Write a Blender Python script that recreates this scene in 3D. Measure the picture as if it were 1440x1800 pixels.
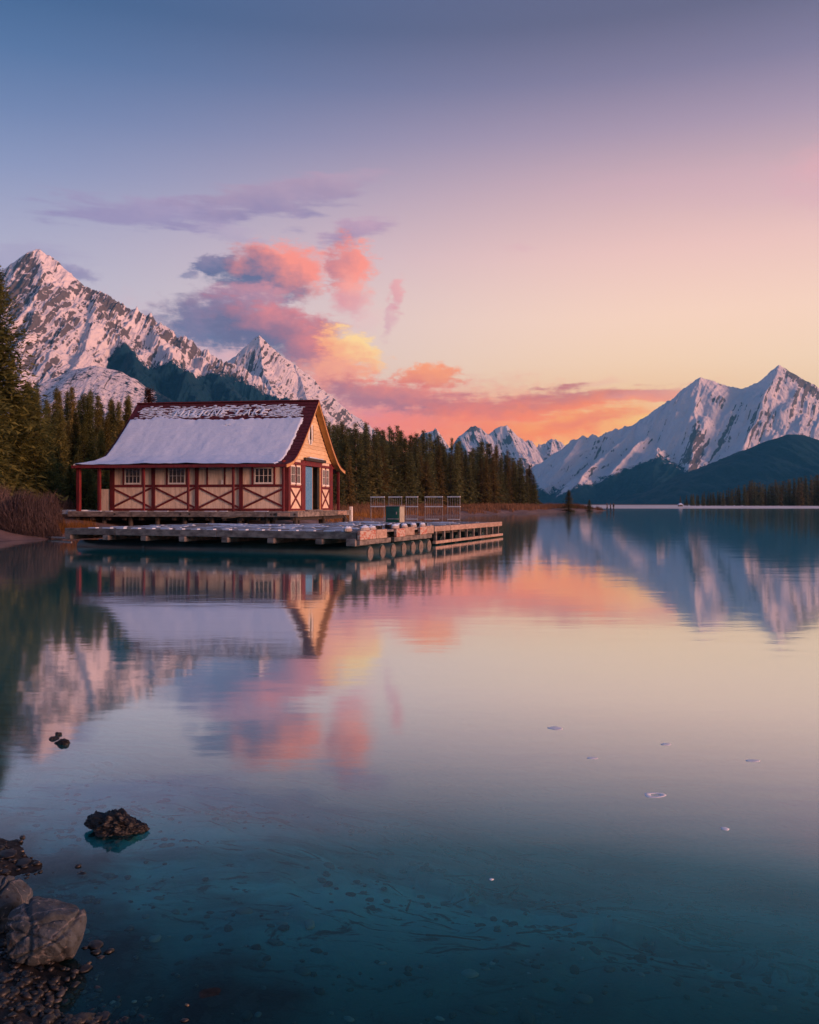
import bpy, math, random
import numpy as np
from mathutils import Vector, Matrix

random.seed(7)
rng = np.random.default_rng(11)
R = math.radians
scene = bpy.context.scene
for _o in list(bpy.data.objects):
    bpy.data.objects.remove(_o)
COL = scene.collection

# ------------------------------------------------------------------ camera
EYE = 1.52                # metres above the lake
FPX, CU, HZ = 1500.0, 720.0, 886.0
cam_d = bpy.data.cameras.new('camera')
cam_d.sensor_fit = 'VERTICAL'
cam_d.sensor_height = 30.0
cam_d.lens = 25.0
cam_d.shift_y = -14.0 / 1800.0
cam_d.clip_start = 0.05
cam_d.clip_end = 40000
cam = bpy.data.objects.new('camera', cam_d)
COL.objects.link(cam)
cam.location = (0, 0, EYE)
cam.rotation_euler = (R(90), 0, 0)
scene.camera = cam

def P(u, v, D):
    """a point at distance D seen in the photo's direction (u, v)"""
    return ((u - CU) / FPX * D, D, EYE + (HZ - v) / FPX * D)

# ------------------------------------------------------------------ render settings
scene.view_settings.view_transform = 'Standard'
scene.view_settings.look = 'None'
scene.view_settings.exposure = 0.28
scene.view_settings.gamma = 1.0
scene.view_settings.use_curve_mapping = False
cy = scene.cycles
cy.max_bounces = 6
cy.diffuse_bounces = 3
cy.glossy_bounces = 3
cy.transmission_bounces = 4
cy.transparent_max_bounces = 12
cy.volume_bounces = 0
cy.caustics_reflective = False
cy.caustics_refractive = False
cy.use_denoising = True
cy.sample_clamp_indirect = 4.0

def lin(c):
    return tuple(((x / 255.0) / 12.92 if x / 255.0 <= 0.04045 else ((x / 255.0 + 0.055) / 1.055) ** 2.4) for x in c)

# ------------------------------------------------------------------ node helper
class NT:
    def __init__(self, tree):
        self.t = tree
    def new(self, kind, **kw):
        n = self.t.nodes.new(kind)
        for k, v in kw.items():
            setattr(n, k, v)
        return n
    def put(self, sock, v):
        if v is None:
            return
        if hasattr(v, 'is_output'):
            self.t.links.new(v, sock)
        else:
            if hasattr(sock.default_value, '__len__') and hasattr(v, '__len__') and len(sock.default_value) == 4 and len(v) == 3:
                v = tuple(v) + (1.0,)
            sock.default_value = v
    def m(self, op, a, b=None, c=None, clamp=False):
        n = self.new('ShaderNodeMath', operation=op, use_clamp=clamp)
        for i, x in enumerate((a, b, c)):
            self.put(n.inputs[i], x)
        return n.outputs[0]
    def vm(self, op, a, b=None):
        n = self.new('ShaderNodeVectorMath', operation=op)
        self.put(n.inputs[0], a)
        if b is not None:
            self.put(n.inputs[1], b)
        return n.outputs[0]
    def smooth(self, x, lo, hi, a=0.0, b=1.0):
        n = self.new('ShaderNodeMapRange', interpolation_type='SMOOTHSTEP')
        for i, q in enumerate((x, lo, hi, a, b)):
            self.put(n.inputs[i], q)
        return n.outputs[0]
    def mix(self, f, a, b, blend='MIX'):
        n = self.new('ShaderNodeMix', data_type='RGBA', blend_type=blend)
        self.put(n.inputs[0], f)
        self.put(n.inputs[6], a)
        self.put(n.inputs[7], b)
        return n.outputs[2]
    def noise(self, vec, scale, detail=4, rough=0.55, dist=0.0, out=0):
        n = self.new('ShaderNodeTexNoise')
        if vec is not None:
            self.put(n.inputs['Vector'], vec)
        self.put(n.inputs['Scale'], scale)
        self.put(n.inputs['Detail'], detail)
        self.put(n.inputs['Roughness'], rough)
        self.put(n.inputs['Distortion'], dist)
        return n.outputs[out]
    def ramp(self, f, stops, interp='LINEAR'):
        n = self.new('ShaderNodeValToRGB')
        cr = n.color_ramp
        cr.interpolation = interp
        while len(cr.elements) < len(stops):
            cr.elements.new(0.5)
        for e, (p, c) in zip(cr.elements, stops):
            e.position = p
            e.color = tuple(c) + (1.0,) if len(c) == 3 else c
        self.put(n.inputs[0], f)
        return n.outputs[0]
    def attr(self, name, out='Fac'):
        n = self.new('ShaderNodeAttribute', attribute_name=name)
        return n.outputs[out]

# ------------------------------------------------------------------ sky: dusk gradient with sunset clouds, by azimuth and elevation
SKY_GAIN = 1.0
world = bpy.data.worlds.new('World')
scene.world = world
world.use_nodes = True
wt = world.node_tree
wt.nodes.clear()
W = NT(wt)
dirv = W.new('ShaderNodeTexCoord').outputs['Generated']
sx = W.new('ShaderNodeSeparateXYZ')
W.put(sx.inputs[0], dirv)
dx, dy, dz = sx.outputs
az = W.m('ARCTAN2', dx, dy)
el = W.m('ARCSINE', dz)
horiz = W.m('SQRT', W.m('ADD', W.m('MULTIPLY', dx, dx), W.m('MULTIPLY', dy, dy)))
sinaz = W.m('DIVIDE', dx, W.m('MAXIMUM', horiz, 0.001))
cosaz = W.m('DIVIDE', dy, W.m('MAXIMUM', horiz, 0.001))
elf = W.m('DIVIDE', el, math.pi / 2)
def elstops(lst):
    return [(e / 90.0, lin(c)) for e, c in lst]
skyL = W.ramp(elf, elstops([(0, (226, 160, 166)), (6.6, (208, 166, 178)), (10, (190, 176, 192)), (13.5, (174, 171, 191)), (17, (152, 155, 184)),
                            (20, (126, 139, 176)), (23, (101, 122, 163)), (26, (78, 107, 150)), (29, (60, 92, 135)), (45, (66, 98, 146)), (90, (68, 96, 144))]))
skyR = W.ramp(elf, elstops([(0, (252, 164, 92)), (4, (252, 186, 122)), (6.5, (250, 206, 158)), (9, (248, 209, 172)), (12, (245, 204, 178)),
                            (16, (230, 186, 176)), (20, (197, 162, 168)), (23, (162, 140, 160)), (26, (126, 116, 143)), (29, (98, 95, 122)), (45, (74, 94, 136)), (90, (68, 96, 144))]))
skyfac = W.smooth(sinaz, -0.58, 0.34)
sky = W.mix(skyfac, skyL, skyR)
# the last glow of the set sun, low over the far end of the lake
gdx = W.m('DIVIDE', W.m('SUBTRACT', az, R(12)), R(13))
gdy = W.m('DIVIDE', W.m('SUBTRACT', el, R(3.2)), R(4.2))
glow = W.m('POWER', 2.718, W.m('MULTIPLY', W.m('ADD', W.m('MULTIPLY', gdx, gdx), W.m('MULTIPLY', gdy, gdy)), -1.0))
sky = W.mix(W.m('MULTIPLY', glow, 0.85), sky, lin((255, 178, 84)))
# cloud coordinates: azimuth / elevation, warped by noise
comb = W.new('ShaderNodeCombineXYZ')
W.put(comb.inputs[0], az)
W.put(comb.inputs[1], W.m('MULTIPLY', el, 1.5))
base_c = comb.outputs[0]
warp = W.noise(base_c, 14.0, 4, 0.55, 0.0, out=1)
warp2 = W.noise(base_c, 60.0, 4, 0.6, 0.0, out=1)
wv = W.vm('ADD', W.vm('MULTIPLY', W.vm('SUBTRACT', warp, (0.5, 0.5, 0.5)), (0.034, 0.028, 0)), W.vm('MULTIPLY', W.vm('SUBTRACT', warp2, (0.5, 0.5, 0.5)), (0.020, 0.014, 0)))
ws = W.new('ShaderNodeSeparateXYZ')
W.put(ws.inputs[0], wv)
caz = W.m('ADD', az, ws.outputs[0])
cel = W.m('ADD', el, ws.outputs[1])
det = W.noise(base_c, 46.0, 8, 0.66)
fib = W.noise(W.vm('MULTIPLY', base_c, (.6, 1.7, 1.0)), 70.0, 6, 0.65, 0.6)
detb = W.m('SUBTRACT', W.m('MULTIPLY_ADD', det, .6, W.m('MULTIPLY', fib, .4)), 0.5)
lump = W.m('SUBTRACT', W.noise(base_c, 26.0, 6, 0.6), 0.5)
streak_v = W.vm('MULTIPLY', base_c, (0.35, 1.6, 1.0))
streak = W.m('SUBTRACT', W.noise(streak_v, 40.0, 5, 0.6), 0.5)
def azel(u, v):
    return math.atan2(u - CU, FPX), math.atan2(HZ - v, math.hypot(FPX, u - CU))
def cloud(skyc, u, v, ru, rv, tilt, op, shade, lit, lx=0.6, ly=0.8, bias=0.0, ragged=1.6, edge=0.75, wisp=0.0, gain=0.62):
    """one soft cloud bank: a ragged ellipse, lit on the side the last sun reaches"""
    a0, e0 = azel(u, v)
    k = math.cos(a0) ** 2
    ra, re = ru / FPX * k, rv / FPX * math.cos(a0)
    c, s = math.cos(R(tilt)), math.sin(R(tilt))
    da, de = W.m('SUBTRACT', caz, a0), W.m('SUBTRACT', cel, e0)
    p = W.m('DIVIDE', W.m('MULTIPLY_ADD', da, c, W.m('MULTIPLY', de, s)), ra)
    q = W.m('DIVIDE', W.m('MULTIPLY_ADD', de, c, W.m('MULTIPLY', da, -s)), re)
    d = W.m('SQRT', W.m('MULTIPLY_ADD', p, p, W.m('MULTIPLY', q, q)))
    d = W.m('MULTIPLY_ADD', streak if wisp else detb, ragged * (1.7 if wisp else 1.6), d)
    dens = W.m('MULTIPLY', W.smooth(d, 1.0 - edge * 0.70, 1.0 + edge * 0.50, 1.0, 0.0), op)
    litf = W.m('MULTIPLY_ADD', p, lx, W.m('MULTIPLY_ADD', q, ly, W.m('MULTIPLY_ADD', lump, 2.3, bias)))
    litf = W.m('MULTIPLY_ADD', litf, gain, 0.5, clamp=True)
    return W.mix(dens, skyc, W.mix(litf, lin(shade), lin(lit)))
# high thin streaks
sky = cloud(sky, 300, 376, 200, 26, 4, .75, (140, 126, 166), (160, 140, 172), wisp=1)
sky = cloud(sky, 480, 352, 150, 30, 10, .85, (142, 126, 160), (168, 142, 166), wisp=1)
sky = cloud(sky, 590, 322, 80, 16, 6, .7, (158, 136, 162), (176, 148, 168), wisp=1)
sky = cloud(sky, 632, 404, 66, 20, 20, .95, (160, 132, 162), (186, 150, 170), wisp=.6)
sky = cloud(sky, 410, 411, 60, 16, -4, .45, (160, 142, 172), (178, 156, 180), wisp=1)
sky = cloud(sky, 30, 470, 120, 40, 10, .45, (136, 128, 164), (160, 146, 176), wisp=1)
sky = cloud(sky, 140, 481, 34, 12, -8, .6, (122, 110, 150), (140, 122, 158))
sky = cloud(sky, 1450, 305, 70, 42, 8, .40, (216, 156, 168), (230, 160, 164), edge=1.6)
sky = cloud(sky, 1300, 330, 260, 36, -6, .18, (206, 160, 178), (214, 164, 178), edge=1.6, wisp=1)
sky = cloud(sky, 905, 435, 30, 7, 0, .3, (214, 164, 172), (214, 164, 172), wisp=1)
# pink haze behind the big bank
sky = cloud(sky, 700, 740, 240, 60, 2, .95, (228, 120, 120), (255, 120, 84), lx=.7, ly=-.5, edge=1.3)
sky = cloud(sky, 430, 650, 230, 54, -14, .55, (186, 150, 176), (234, 150, 154), edge=1.3)
sky = cloud(sky, 395, 525, 70, 20, 32, .55, (168, 146, 172), (216, 160, 170), edge=1.2)
# cloud with a blue-grey west side and pink top
sky = cloud(sky, 372, 466, 44, 15, 8, .95, (104, 104, 140), (136, 120, 148), edge=.55, ragged=2.0)
sky = cloud(sky, 333, 484, 18, 8, 0, .7, (120, 116, 150), (138, 124, 152), ragged=2.2)
sky = cloud(sky, 480, 480, 104, 47, 8, .98, (96, 98, 132), (243, 138, 120), lx=1.1, ly=.6, bias=.0, edge=.5, ragged=1.15, gain=.8)
sky = cloud(sky, 440, 522, 66, 20, 6, .85, (150, 122, 150), (216, 138, 142), edge=.9)
sky = cloud(sky, 614, 468, 40, 42, -24, .95, (176, 116, 130), (246, 140, 120), lx=.9, ly=.3, bias=.35, edge=.6, ragged=2.0)
sky = cloud(sky, 618, 520, 34, 30, 10, .85, (214, 140, 148), (242, 158, 144), edge=.9)
sky = cloud(sky, 640, 560, 34, 26, 0, .35, (224, 176, 180), (236, 182, 176), edge=1.3)
sky = cloud(sky, 697, 520, 13, 28, 8, .85, (216, 146, 152), (228, 160, 158), edge=.7, ragged=2.2)
sky = cloud(sky, 686, 562, 9, 34, -14, .6, (208, 150, 162), (220, 160, 164), edge=.9, ragged=2.0)
# the big bank behind the second peak
sky = cloud(sky, 396, 566, 128, 46, 4, .98, (104, 104, 138), (150, 118, 144), lx=.6, ly=.8, bias=-.2, edge=.6, ragged=1.2)
sky = cloud(sky, 492, 582, 130, 44, -8, .98, (104, 96, 128), (214, 124, 126), lx=.5, ly=1.0, bias=-.25, edge=.55, ragged=1.2)
sky = cloud(sky, 560, 618, 80, 40, -24, .95, (146, 102, 124), (236, 128, 116), lx=.7, ly=.5, bias=.0, edge=.6)
sky = cloud(sky, 618, 611, 58, 30, -22, .97, (244, 132, 100), (255, 210, 136), lx=.7, ly=.8, bias=.40, edge=.45, ragged=1.8)
sky = cloud(sky, 590, 655, 76, 34, 14, .9, (238, 136, 122), (254, 172, 122), lx=.7, ly=.3, bias=.0, edge=.8)
# banks trailing to the glow
sky = cloud(sky, 690, 694, 118, 32, -6, .93, (178, 106, 116), (246, 128, 98), lx=.4, ly=1.0, bias=-.25, edge=.6)
sky = cloud(sky, 752, 660, 56, 16, 0, .95, (228, 114, 92), (255, 150, 88), lx=.2, ly=.9, bias=.2, edge=.6, ragged=2.0)
sky = cloud(sky, 820, 748, 120, 28, 6, .8, (244, 120, 92), (252, 136, 84), edge=1.1)
sky = cloud(sky, 965, 752, 165, 28, 6, .92, (252, 116, 58), (255, 154, 66), edge=1.2)
sky = cloud(sky, 880, 714, 150, 22, 2, .92, (200, 108, 104), (252, 120, 78), lx=.3, ly=-.8, edge=.7, wisp=.4)
sky = cloud(sky, 1020, 704, 130, 21, 4, .92, (204, 112, 102), (255, 128, 66), lx=.2, ly=-1.0, edge=.7, wisp=.4)
sky = cloud(sky, 1150, 692, 80, 10, 6, .85, (222, 138, 124), (250, 150, 110), lx=.1, ly=-.9, edge=.8, wisp=.4)
sky = cloud(sky, 1040, 738, 90, 10, 8, .8, (242, 120, 80), (253, 142, 74), edge=.9, wisp=.5)
sky = cloud(sky, 1140, 742, 90, 12, 5, .7, (254, 172, 88), (255, 204, 104), edge=1.1, wisp=.5)
sky = cloud(sky, 1060, 670, 40, 7, 6, .5, (242, 178, 150), (250, 186, 150), edge=1.2)
# seen through the long path of evening air near the horizon, so the sky beyond it is the brighter there
boost = W.m('ADD', 1.0, W.m('MULTIPLY', W.m('POWER', 2.718, W.m('MULTIPLY', W.m('MAXIMUM', el, 0.0), -4.2)), 0.38))
sky = W.vm('MULTIPLY', sky, W.vm('ADD', (0, 0, 0), boost))
bgn = W.new('ShaderNodeBackground')
W.put(bgn.inputs[0], sky)
bgn.inputs[1].default_value = SKY_GAIN
wo = W.new('ShaderNodeOutputWorld')
wt.links.new(bgn.outputs[0], wo.inputs[0])
world.cycles.sampling_method = 'MANUAL'
world.cycles.sample_map_resolution = 1024

# ------------------------------------------------------------------ sun: the last warm light, low from the right and a little behind the camera
SUN_AZ, SUN_EL = R(114), R(7.5)
sun_d = bpy.data.lights.new('sun', 'SUN')
sun_d.energy = 5.0
sun_d.color = (1.0, 0.47, 0.33)
sun_d.angle = R(14)
sun = bpy.data.objects.new('sun', sun_d)
COL.objects.link(sun)
sdir = Vector((math.sin(SUN_AZ) * math.cos(SUN_EL), math.cos(SUN_AZ) * math.cos(SUN_EL), math.sin(SUN_EL)))
sun.rotation_euler = sdir.to_track_quat('Z', 'Y').to_euler()
sun.location = (30, -10, 30)

# ------------------------------------------------------------------ numpy noise
def _h(ix, iy, iz, seed):
    n = (ix.astype(np.int64) * 374761393 + iy.astype(np.int64) * 668265263 + iz.astype(np.int64) * 2147483647 + seed * 1274126177) & 0xFFFFFFFF
    n = ((n ^ (n >> 13)) * 1274126177) & 0xFFFFFFFF
    n = ((n ^ (n >> 16)) * 2246822519) & 0xFFFFFFFF
    return ((n ^ (n >> 15)) & 0xFFFFFF) / float(0xFFFFFF)
def vnoise(x, y, z=None, seed=0):
    x = np.asarray(x, float); y = np.asarray(y, float)
    z = np.zeros_like(x) if z is None else np.asarray(z, float)
    ix, iy, iz = np.floor(x), np.floor(y), np.floor(z)
    fx, fy, fz = x - ix, y - iy, z - iz
    fx, fy, fz = [f * f * f * (f * (f * 6 - 15) + 10) for f in (fx, fy, fz)]
    def L(a, b, t): return a + (b - a) * t
    flat = not np.any(z)
    lay = []
    for k in ((0,) if flat else (0, 1)):
        a = L(_h(ix, iy, iz + k, seed), _h(ix + 1, iy, iz + k, seed), fx)
        b = L(_h(ix, iy + 1, iz + k, seed), _h(ix + 1, iy + 1, iz + k, seed), fx)
        lay.append(L(a, b, fy))
    return lay[0] if flat else L(lay[0], lay[1], fz)
def fbm(x, y, z=None, seed=0, octs=5, gain=0.5, ridged=False):
    s, a, f, tot = 0.0, 1.0, 1.0, 0.0
    for o in range(octs):
        n = vnoise(np.asarray(x) * f + 17.3 * o, np.asarray(y) * f - 9.1 * o, None if z is None else np.asarray(z) * f + 3.7 * o, seed + o)
        if ridged:
            n = 1.0 - np.abs(2 * n - 1)
        s = s + a * n
        tot += a
        a *= gain
        f *= 2.03
    return s / tot
def sstep(x, lo, hi):
    t = np.clip((x - lo) / (hi - lo), 0, 1)
    return t * t * (3 - 2 * t)

# ------------------------------------------------------------------ mesh helpers
def tag(o, label=None, cat=None, group=None, kind=None):
    if label: o['label'] = label
    if cat: o['category'] = cat
    if group: o['group'] = group
    if kind: o['kind'] = kind
    return o
def link(o, parent=None):
    COL.objects.link(o)
    if parent is not None:
        o.parent = parent
        o.matrix_parent_inverse = Matrix.Translation(parent_world(parent)).inverted()
    return o
def parent_world(o):
    # parts are meshed in world space, so only a top-level parent carries an offset
    return Vector(o.location) if o.parent is None else Vector((0, 0, 0))
def empty(name, loc=(0, 0, 0)):
    o = bpy.data.objects.new(name, None)
    o.empty_display_size = 0.3
    o.location = loc
    COL.objects.link(o)
    return o
def np_mesh(name, verts, faces, smooth=False, attrs=None, mats=None):
    """faces: an (n,3) or (n,4) array"""
    me = bpy.data.meshes.new(name)
    verts = np.asarray(verts, np.float32)
    faces = np.asarray(faces, np.int32)
    n, k = faces.shape
    me.vertices.add(len(verts))
    me.vertices.foreach_set('co', verts.ravel())
    me.loops.add(n * k)
    me.loops.foreach_set('vertex_index', faces.ravel())
    me.polygons.add(n)
    me.polygons.foreach_set('loop_start', np.arange(0, n * k, k, dtype=np.int32))
    me.polygons.foreach_set('loop_total', np.full(n, k, np.int32))
    if smooth:
        me.polygons.foreach_set('use_smooth', np.ones(n, bool))
    for a, val in (attrs or {}).items():
        at = me.attributes.new(a, 'FLOAT', 'POINT')
        at.data.foreach_set('value', np.asarray(val, np.float32).ravel())
    for m_ in (mats or []):
        me.materials.append(m_)
    me.update(calc_edges=True)
    me.validate()
    return me
class MB:
    """collects boxes, tubes and prisms and links them as ONE mesh"""
    def __init__(self):
        self.v, self.f = [], []
    def add(self, vs, fs):
        o = len(self.v)
        self.v += [tuple(p) for p in vs]
        self.f += [tuple(i + o for i in f) for f in fs]
        return self
    def hexa(self, p):
        """eight corners: bottom ring then top ring"""
        return self.add(p, [(3, 2, 1, 0), (4, 5, 6, 7), (0, 1, 5, 4), (1, 2, 6, 5), (2, 3, 7, 6), (3, 0, 4, 7)])
    def tube(self, pts, r, n=8, r2=None, caps=True):
        pts = [Vector(p) for p in pts]
        k = len(pts)
        rings = []
        for i, p in enumerate(pts):
            d = (pts[min(i + 1, k - 1)] - pts[max(i - 1, 0)]).normalized()
            a = d.orthogonal().normalized()
            b = d.cross(a)
            rr = r if r2 is None else r + (r2 - r) * i / max(1, k - 1)
            rings.append([p + (a * math.cos(2 * math.pi * j / n) + b * math.sin(2 * math.pi * j / n)) * rr for j in range(n)])
        vs = [q for ring in rings for q in ring]
        fs = [(i * n + j, i * n + (j + 1) % n, (i + 1) * n + (j + 1) % n, (i + 1) * n + j) for i in range(k - 1) for j in range(n)]
        if caps:
            fs += [tuple(range(n))[::-1], tuple((k - 1) * n + j for j in range(n))]
        return self.add(vs, fs)
    def bar(self, a, b, w, h, up=(0, 0, 1)):
        """a beam from a to b, w wide, h high"""
        a, b, up = Vector(a), Vector(b), Vector(up)
        d = (b - a).normalized()
        s = d.cross(up).normalized() * (w / 2)
        t = s.cross(d).normalized() * (h / 2)
        return self.hexa([a - s - t, b - s - t, b + s - t, a + s - t, a - s + t, b - s + t, b + s + t, a + s + t])
    def build(self, name, mat, parent=None, bevel=0.0, smooth=False):
        me = bpy.data.meshes.new(name)
        me.from_pydata(self.v, [], self.f)
        me.materials.append(mat)
        if smooth:
            me.polygons.foreach_set('use_smooth', [True] * len(me.polygons))
        me.update()
        o = bpy.data.objects.new(name, me)
        link(o, parent)
        if bevel:
            b = o.modifiers.new('bevel', 'BEVEL')
            b.width = bevel
            b.segments = 1
            b.limit_method = 'ANGLE'
        return o

# ------------------------------------------------------------------ materials
def new_mat(name):
    m = bpy.data.materials.new(name)
    m.use_nodes = True
    m.node_tree.nodes.clear()
    N = NT(m.node_tree)
    out = N.new('ShaderNodeOutputMaterial')
    return m, N, out
def principled(N, out, base, rough=0.7, bump=None, bump_d=0.02, bump_s=0.6, spec=0.4, metal=0.0):
    p = N.new('ShaderNodeBsdfPrincipled')
    N.put(p.inputs['Base Color'], base)
    N.put(p.inputs['Roughness'], rough)
    N.put(p.inputs['Specular IOR Level'], spec)
    N.put(p.inputs['Metallic'], metal)
    if bump is not None:
        b = N.new('ShaderNodeBump')
        b.inputs['Strength'].default_value = bump_s
        b.inputs['Distance'].default_value = bump_d
        N.put(b.inputs['Height'], bump)
        N.t.links.new(b.outputs[0], p.inputs['Normal'])
    N.t.links.new(p.outputs[0], out.inputs['Surface'])
    return p
def objco(N, scale=(1, 1, 1)):
    return N.vm('MULTIPLY', N.new('ShaderNodeTexCoord').outputs['Object'], scale)
def simple(name, c1, c2, scale=4.0, stretch=(1, 1, 1), rough=0.75, bump_d=0.01, detail=5, lo=0.35, hi=0.65, spec=0.3, speck=None, speck_amt=0.62, rand=0.0):
    m, N, out = new_mat(name)
    co = objco(N, stretch)
    n = N.noise(co, scale, detail, 0.6)
    c = N.mix(N.smooth(n, lo, hi), c1, c2)
    if speck is not None:
        n2 = N.noise(objco(N), scale * 3.1, 4, 0.65)
        c = N.mix(N.smooth(n2, speck_amt, speck_amt + 0.06), c, speck)
    if rand:
        rn = N.new('ShaderNodeObjectInfo').outputs['Random']
        hv = N.new('ShaderNodeHueSaturation')
        N.put(hv.inputs['Value'], N.m('MULTIPLY_ADD', rn, 2 * rand, 1 - rand))
        N.put(hv.inputs['Color'], c)
        c = hv.outputs[0]
    principled(N, out, c, rough, n, bump_d, 0.5, spec)
    return m

M = {}
M['red'] = simple('red_painted_timber', (0.16, 0.018, 0.022), (0.095, 0.012, 0.016), 5, (1, 1, .3), 0.6, 0.006, rand=.15)
M['roof_red'] = simple('red_roof_shingle', (0.105, 0.016, 0.026), (0.055, 0.010, 0.016), 7, (1, 1, 1), 0.75, 0.02)
M['cream'] = simple('cream_plaster', (0.78, 0.58, 0.47), (0.68, 0.49, 0.39), 2.5, (1, 1, 1), 0.85, 0.006, speck=(0.58, 0.40, 0.31), speck_amt=.68)
def plaster():
    m, N, out = new_mat('cream_boarding')
    co = N.new('ShaderNodeNewGeometry').outputs['Position']
    n = N.noise(N.vm('MULTIPLY', co, (2.2, 2.2, .35)), 2.2, 6, .65)
    n2 = N.noise(co, 3.0, 5, .6)
    sp = N.new('ShaderNodeSeparateXYZ'); N.put(sp.inputs[0], co)
    run = N.m('ADD', sp.outputs[0], N.m('MULTIPLY', sp.outputs[1], 1.0))
    gap = N.m('ABSOLUTE', N.m('SUBTRACT', N.m('FRACT', N.m('MULTIPLY', run, 4.6)), .5))
    groove = N.smooth(gap, .44, .485)
    c = N.mix(N.smooth(n, .38, .68), (0.82, 0.66, 0.53), (0.62, 0.47, 0.36))
    c = N.mix(N.m('MULTIPLY', N.smooth(n2, .58, .72), .5), c, (0.50, 0.33, 0.25))
    c = N.mix(N.m('MULTIPLY', groove, .45), c, (0.36, 0.25, 0.2))
    principled(N, out, c, .85, N.m('SUBTRACT', n2, groove), .01, .6, .3)
    return m
M['cream'] = plaster()
M['siding'] = simple('honey_siding_board', (0.78, 0.57, 0.36), (0.64, 0.44, 0.26), 3, (.6, .6, 5), 0.7, 0.006, rand=.12)
M['soffit'] = simple('ochre_soffit', (0.50, 0.27, 0.09), (0.38, 0.20, 0.06), 3, (1, 1, 1), 0.75, 0.006)
M['trim'] = simple('orange_barge_board', (0.62, 0.34, 0.15), (0.48, 0.24, 0.10), 5, (1, 1, 1), 0.65, 0.004)
M['white'] = simple('white_sash_paint', (0.84, 0.81, 0.78), (0.74, 0.70, 0.67), 8, (1, 1, 1), 0.6, 0.002)
M['blue_door'] = simple('blue_painted_door', (0.06, 0.21, 0.42), (0.13, 0.32, 0.52), 18, (1, 1, .6), 0.6, 0.004, lo=.42, hi=.58)
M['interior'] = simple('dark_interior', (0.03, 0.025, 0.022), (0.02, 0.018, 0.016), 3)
M['weathered'] = simple('weathered_plank', (0.31, 0.275, 0.27), (0.16, 0.14, 0.14), 3.5, (1, 1, 1), 0.85, 0.012, detail=7, rand=.25)
M['beam'] = simple('weathered_beam', (0.25, 0.215, 0.20), (0.105, 0.09, 0.088), 3.0, (1, 1, 2.0), 0.85, 0.02, detail=7, rand=.2)
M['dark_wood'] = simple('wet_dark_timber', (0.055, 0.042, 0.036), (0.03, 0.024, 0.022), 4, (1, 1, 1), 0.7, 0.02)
M['rail_wood'] = simple('pale_rail_board', (0.46, 0.33, 0.27), (0.33, 0.21, 0.17), 5, (1, 1, 2), 0.8, 0.01, detail=7, rand=.15)  # paler, pinker board colour than the beams
M['red_worn'] = simple('worn_red_board', (0.50, 0.40, 0.35), (0.42, 0.15, 0.11), 6, (1, 1, 2.5), 0.8, 0.01, detail=6, lo=.42, hi=.58)
M['pipe'] = simple('teal_float_pipe', (0.005, 0.020, 0.027), (0.010, 0.034, 0.043), 3, (1, 1, 1), 0.38, 0.004, spec=.5)
M['pipe_end'] = simple('log_end', (0.22, 0.18, 0.16), (0.13, 0.10, 0.09), 9, (1, 1, 1), 0.8, 0.01)
M['green'] = simple('green_cabinet_paint', (0.010, 0.12, 0.085), (0.014, 0.085, 0.065), 3, (1, 1, 1), 0.5, 0.003)
M['pale_green'] = simple('pale_cabinet_side', (0.44, 0.42, 0.34), (0.34, 0.32, 0.26), 5, (1, 1, 1), 0.6, 0.003)
M['galv'] = simple('pale_grey_rail', (0.40, 0.36, 0.35), (0.28, 0.25, 0.24), 9, (1, 1, 1), 0.5, 0.002)
M['rope'] = simple('tan_rope', (0.30, 0.22, 0.15), (0.2, 0.15, 0.1), 30)
M['pad'] = simple('faded_bumper', (0.46, 0.39, 0.36), (0.34, 0.28, 0.26), 7, rough=.8)
def snow_mat():
    m, N, out = new_mat('roof_snow')
    co = objco(N)
    n = N.noise(co, 2.2, 6, 0.6)
    lines = N.noise(objco(N, (.5, 1.5, 5.0)), 3.2, 5, 0.65)
    c = N.mix(n, (0.56, 0.68, 0.88), (0.66, 0.77, 0.93))
    p = principled(N, out, c, 0.55, N.m('MULTIPLY_ADD', lines, 1.1, n), 0.04, 0.6, 0.3)
    return m
M['snow'] = snow_mat()
def glass_mat():
    m, N, out = new_mat('window_glass')
    fr = N.new('ShaderNodeFresnel')
    fr.inputs[0].default_value = 1.32
    tr = N.new('ShaderNodeBsdfTransparent')
    tr.inputs[0].default_value = (0.40, 0.44, 0.46, 1)
    gl = N.new('ShaderNodeBsdfGlossy')
    gl.inputs['Roughness'].default_value = 0.04
    mx = N.new('ShaderNodeMixShader')
    N.t.links.new(fr.outputs[0], mx.inputs[0])
    N.t.links.new(tr.outputs[0], mx.inputs[1])
    N.t.links.new(gl.outputs[0], mx.inputs[2])
    N.t.links.new(mx.outputs[0], out.inputs['Surface'])
    return m
M['glass'] = glass_mat()
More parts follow.
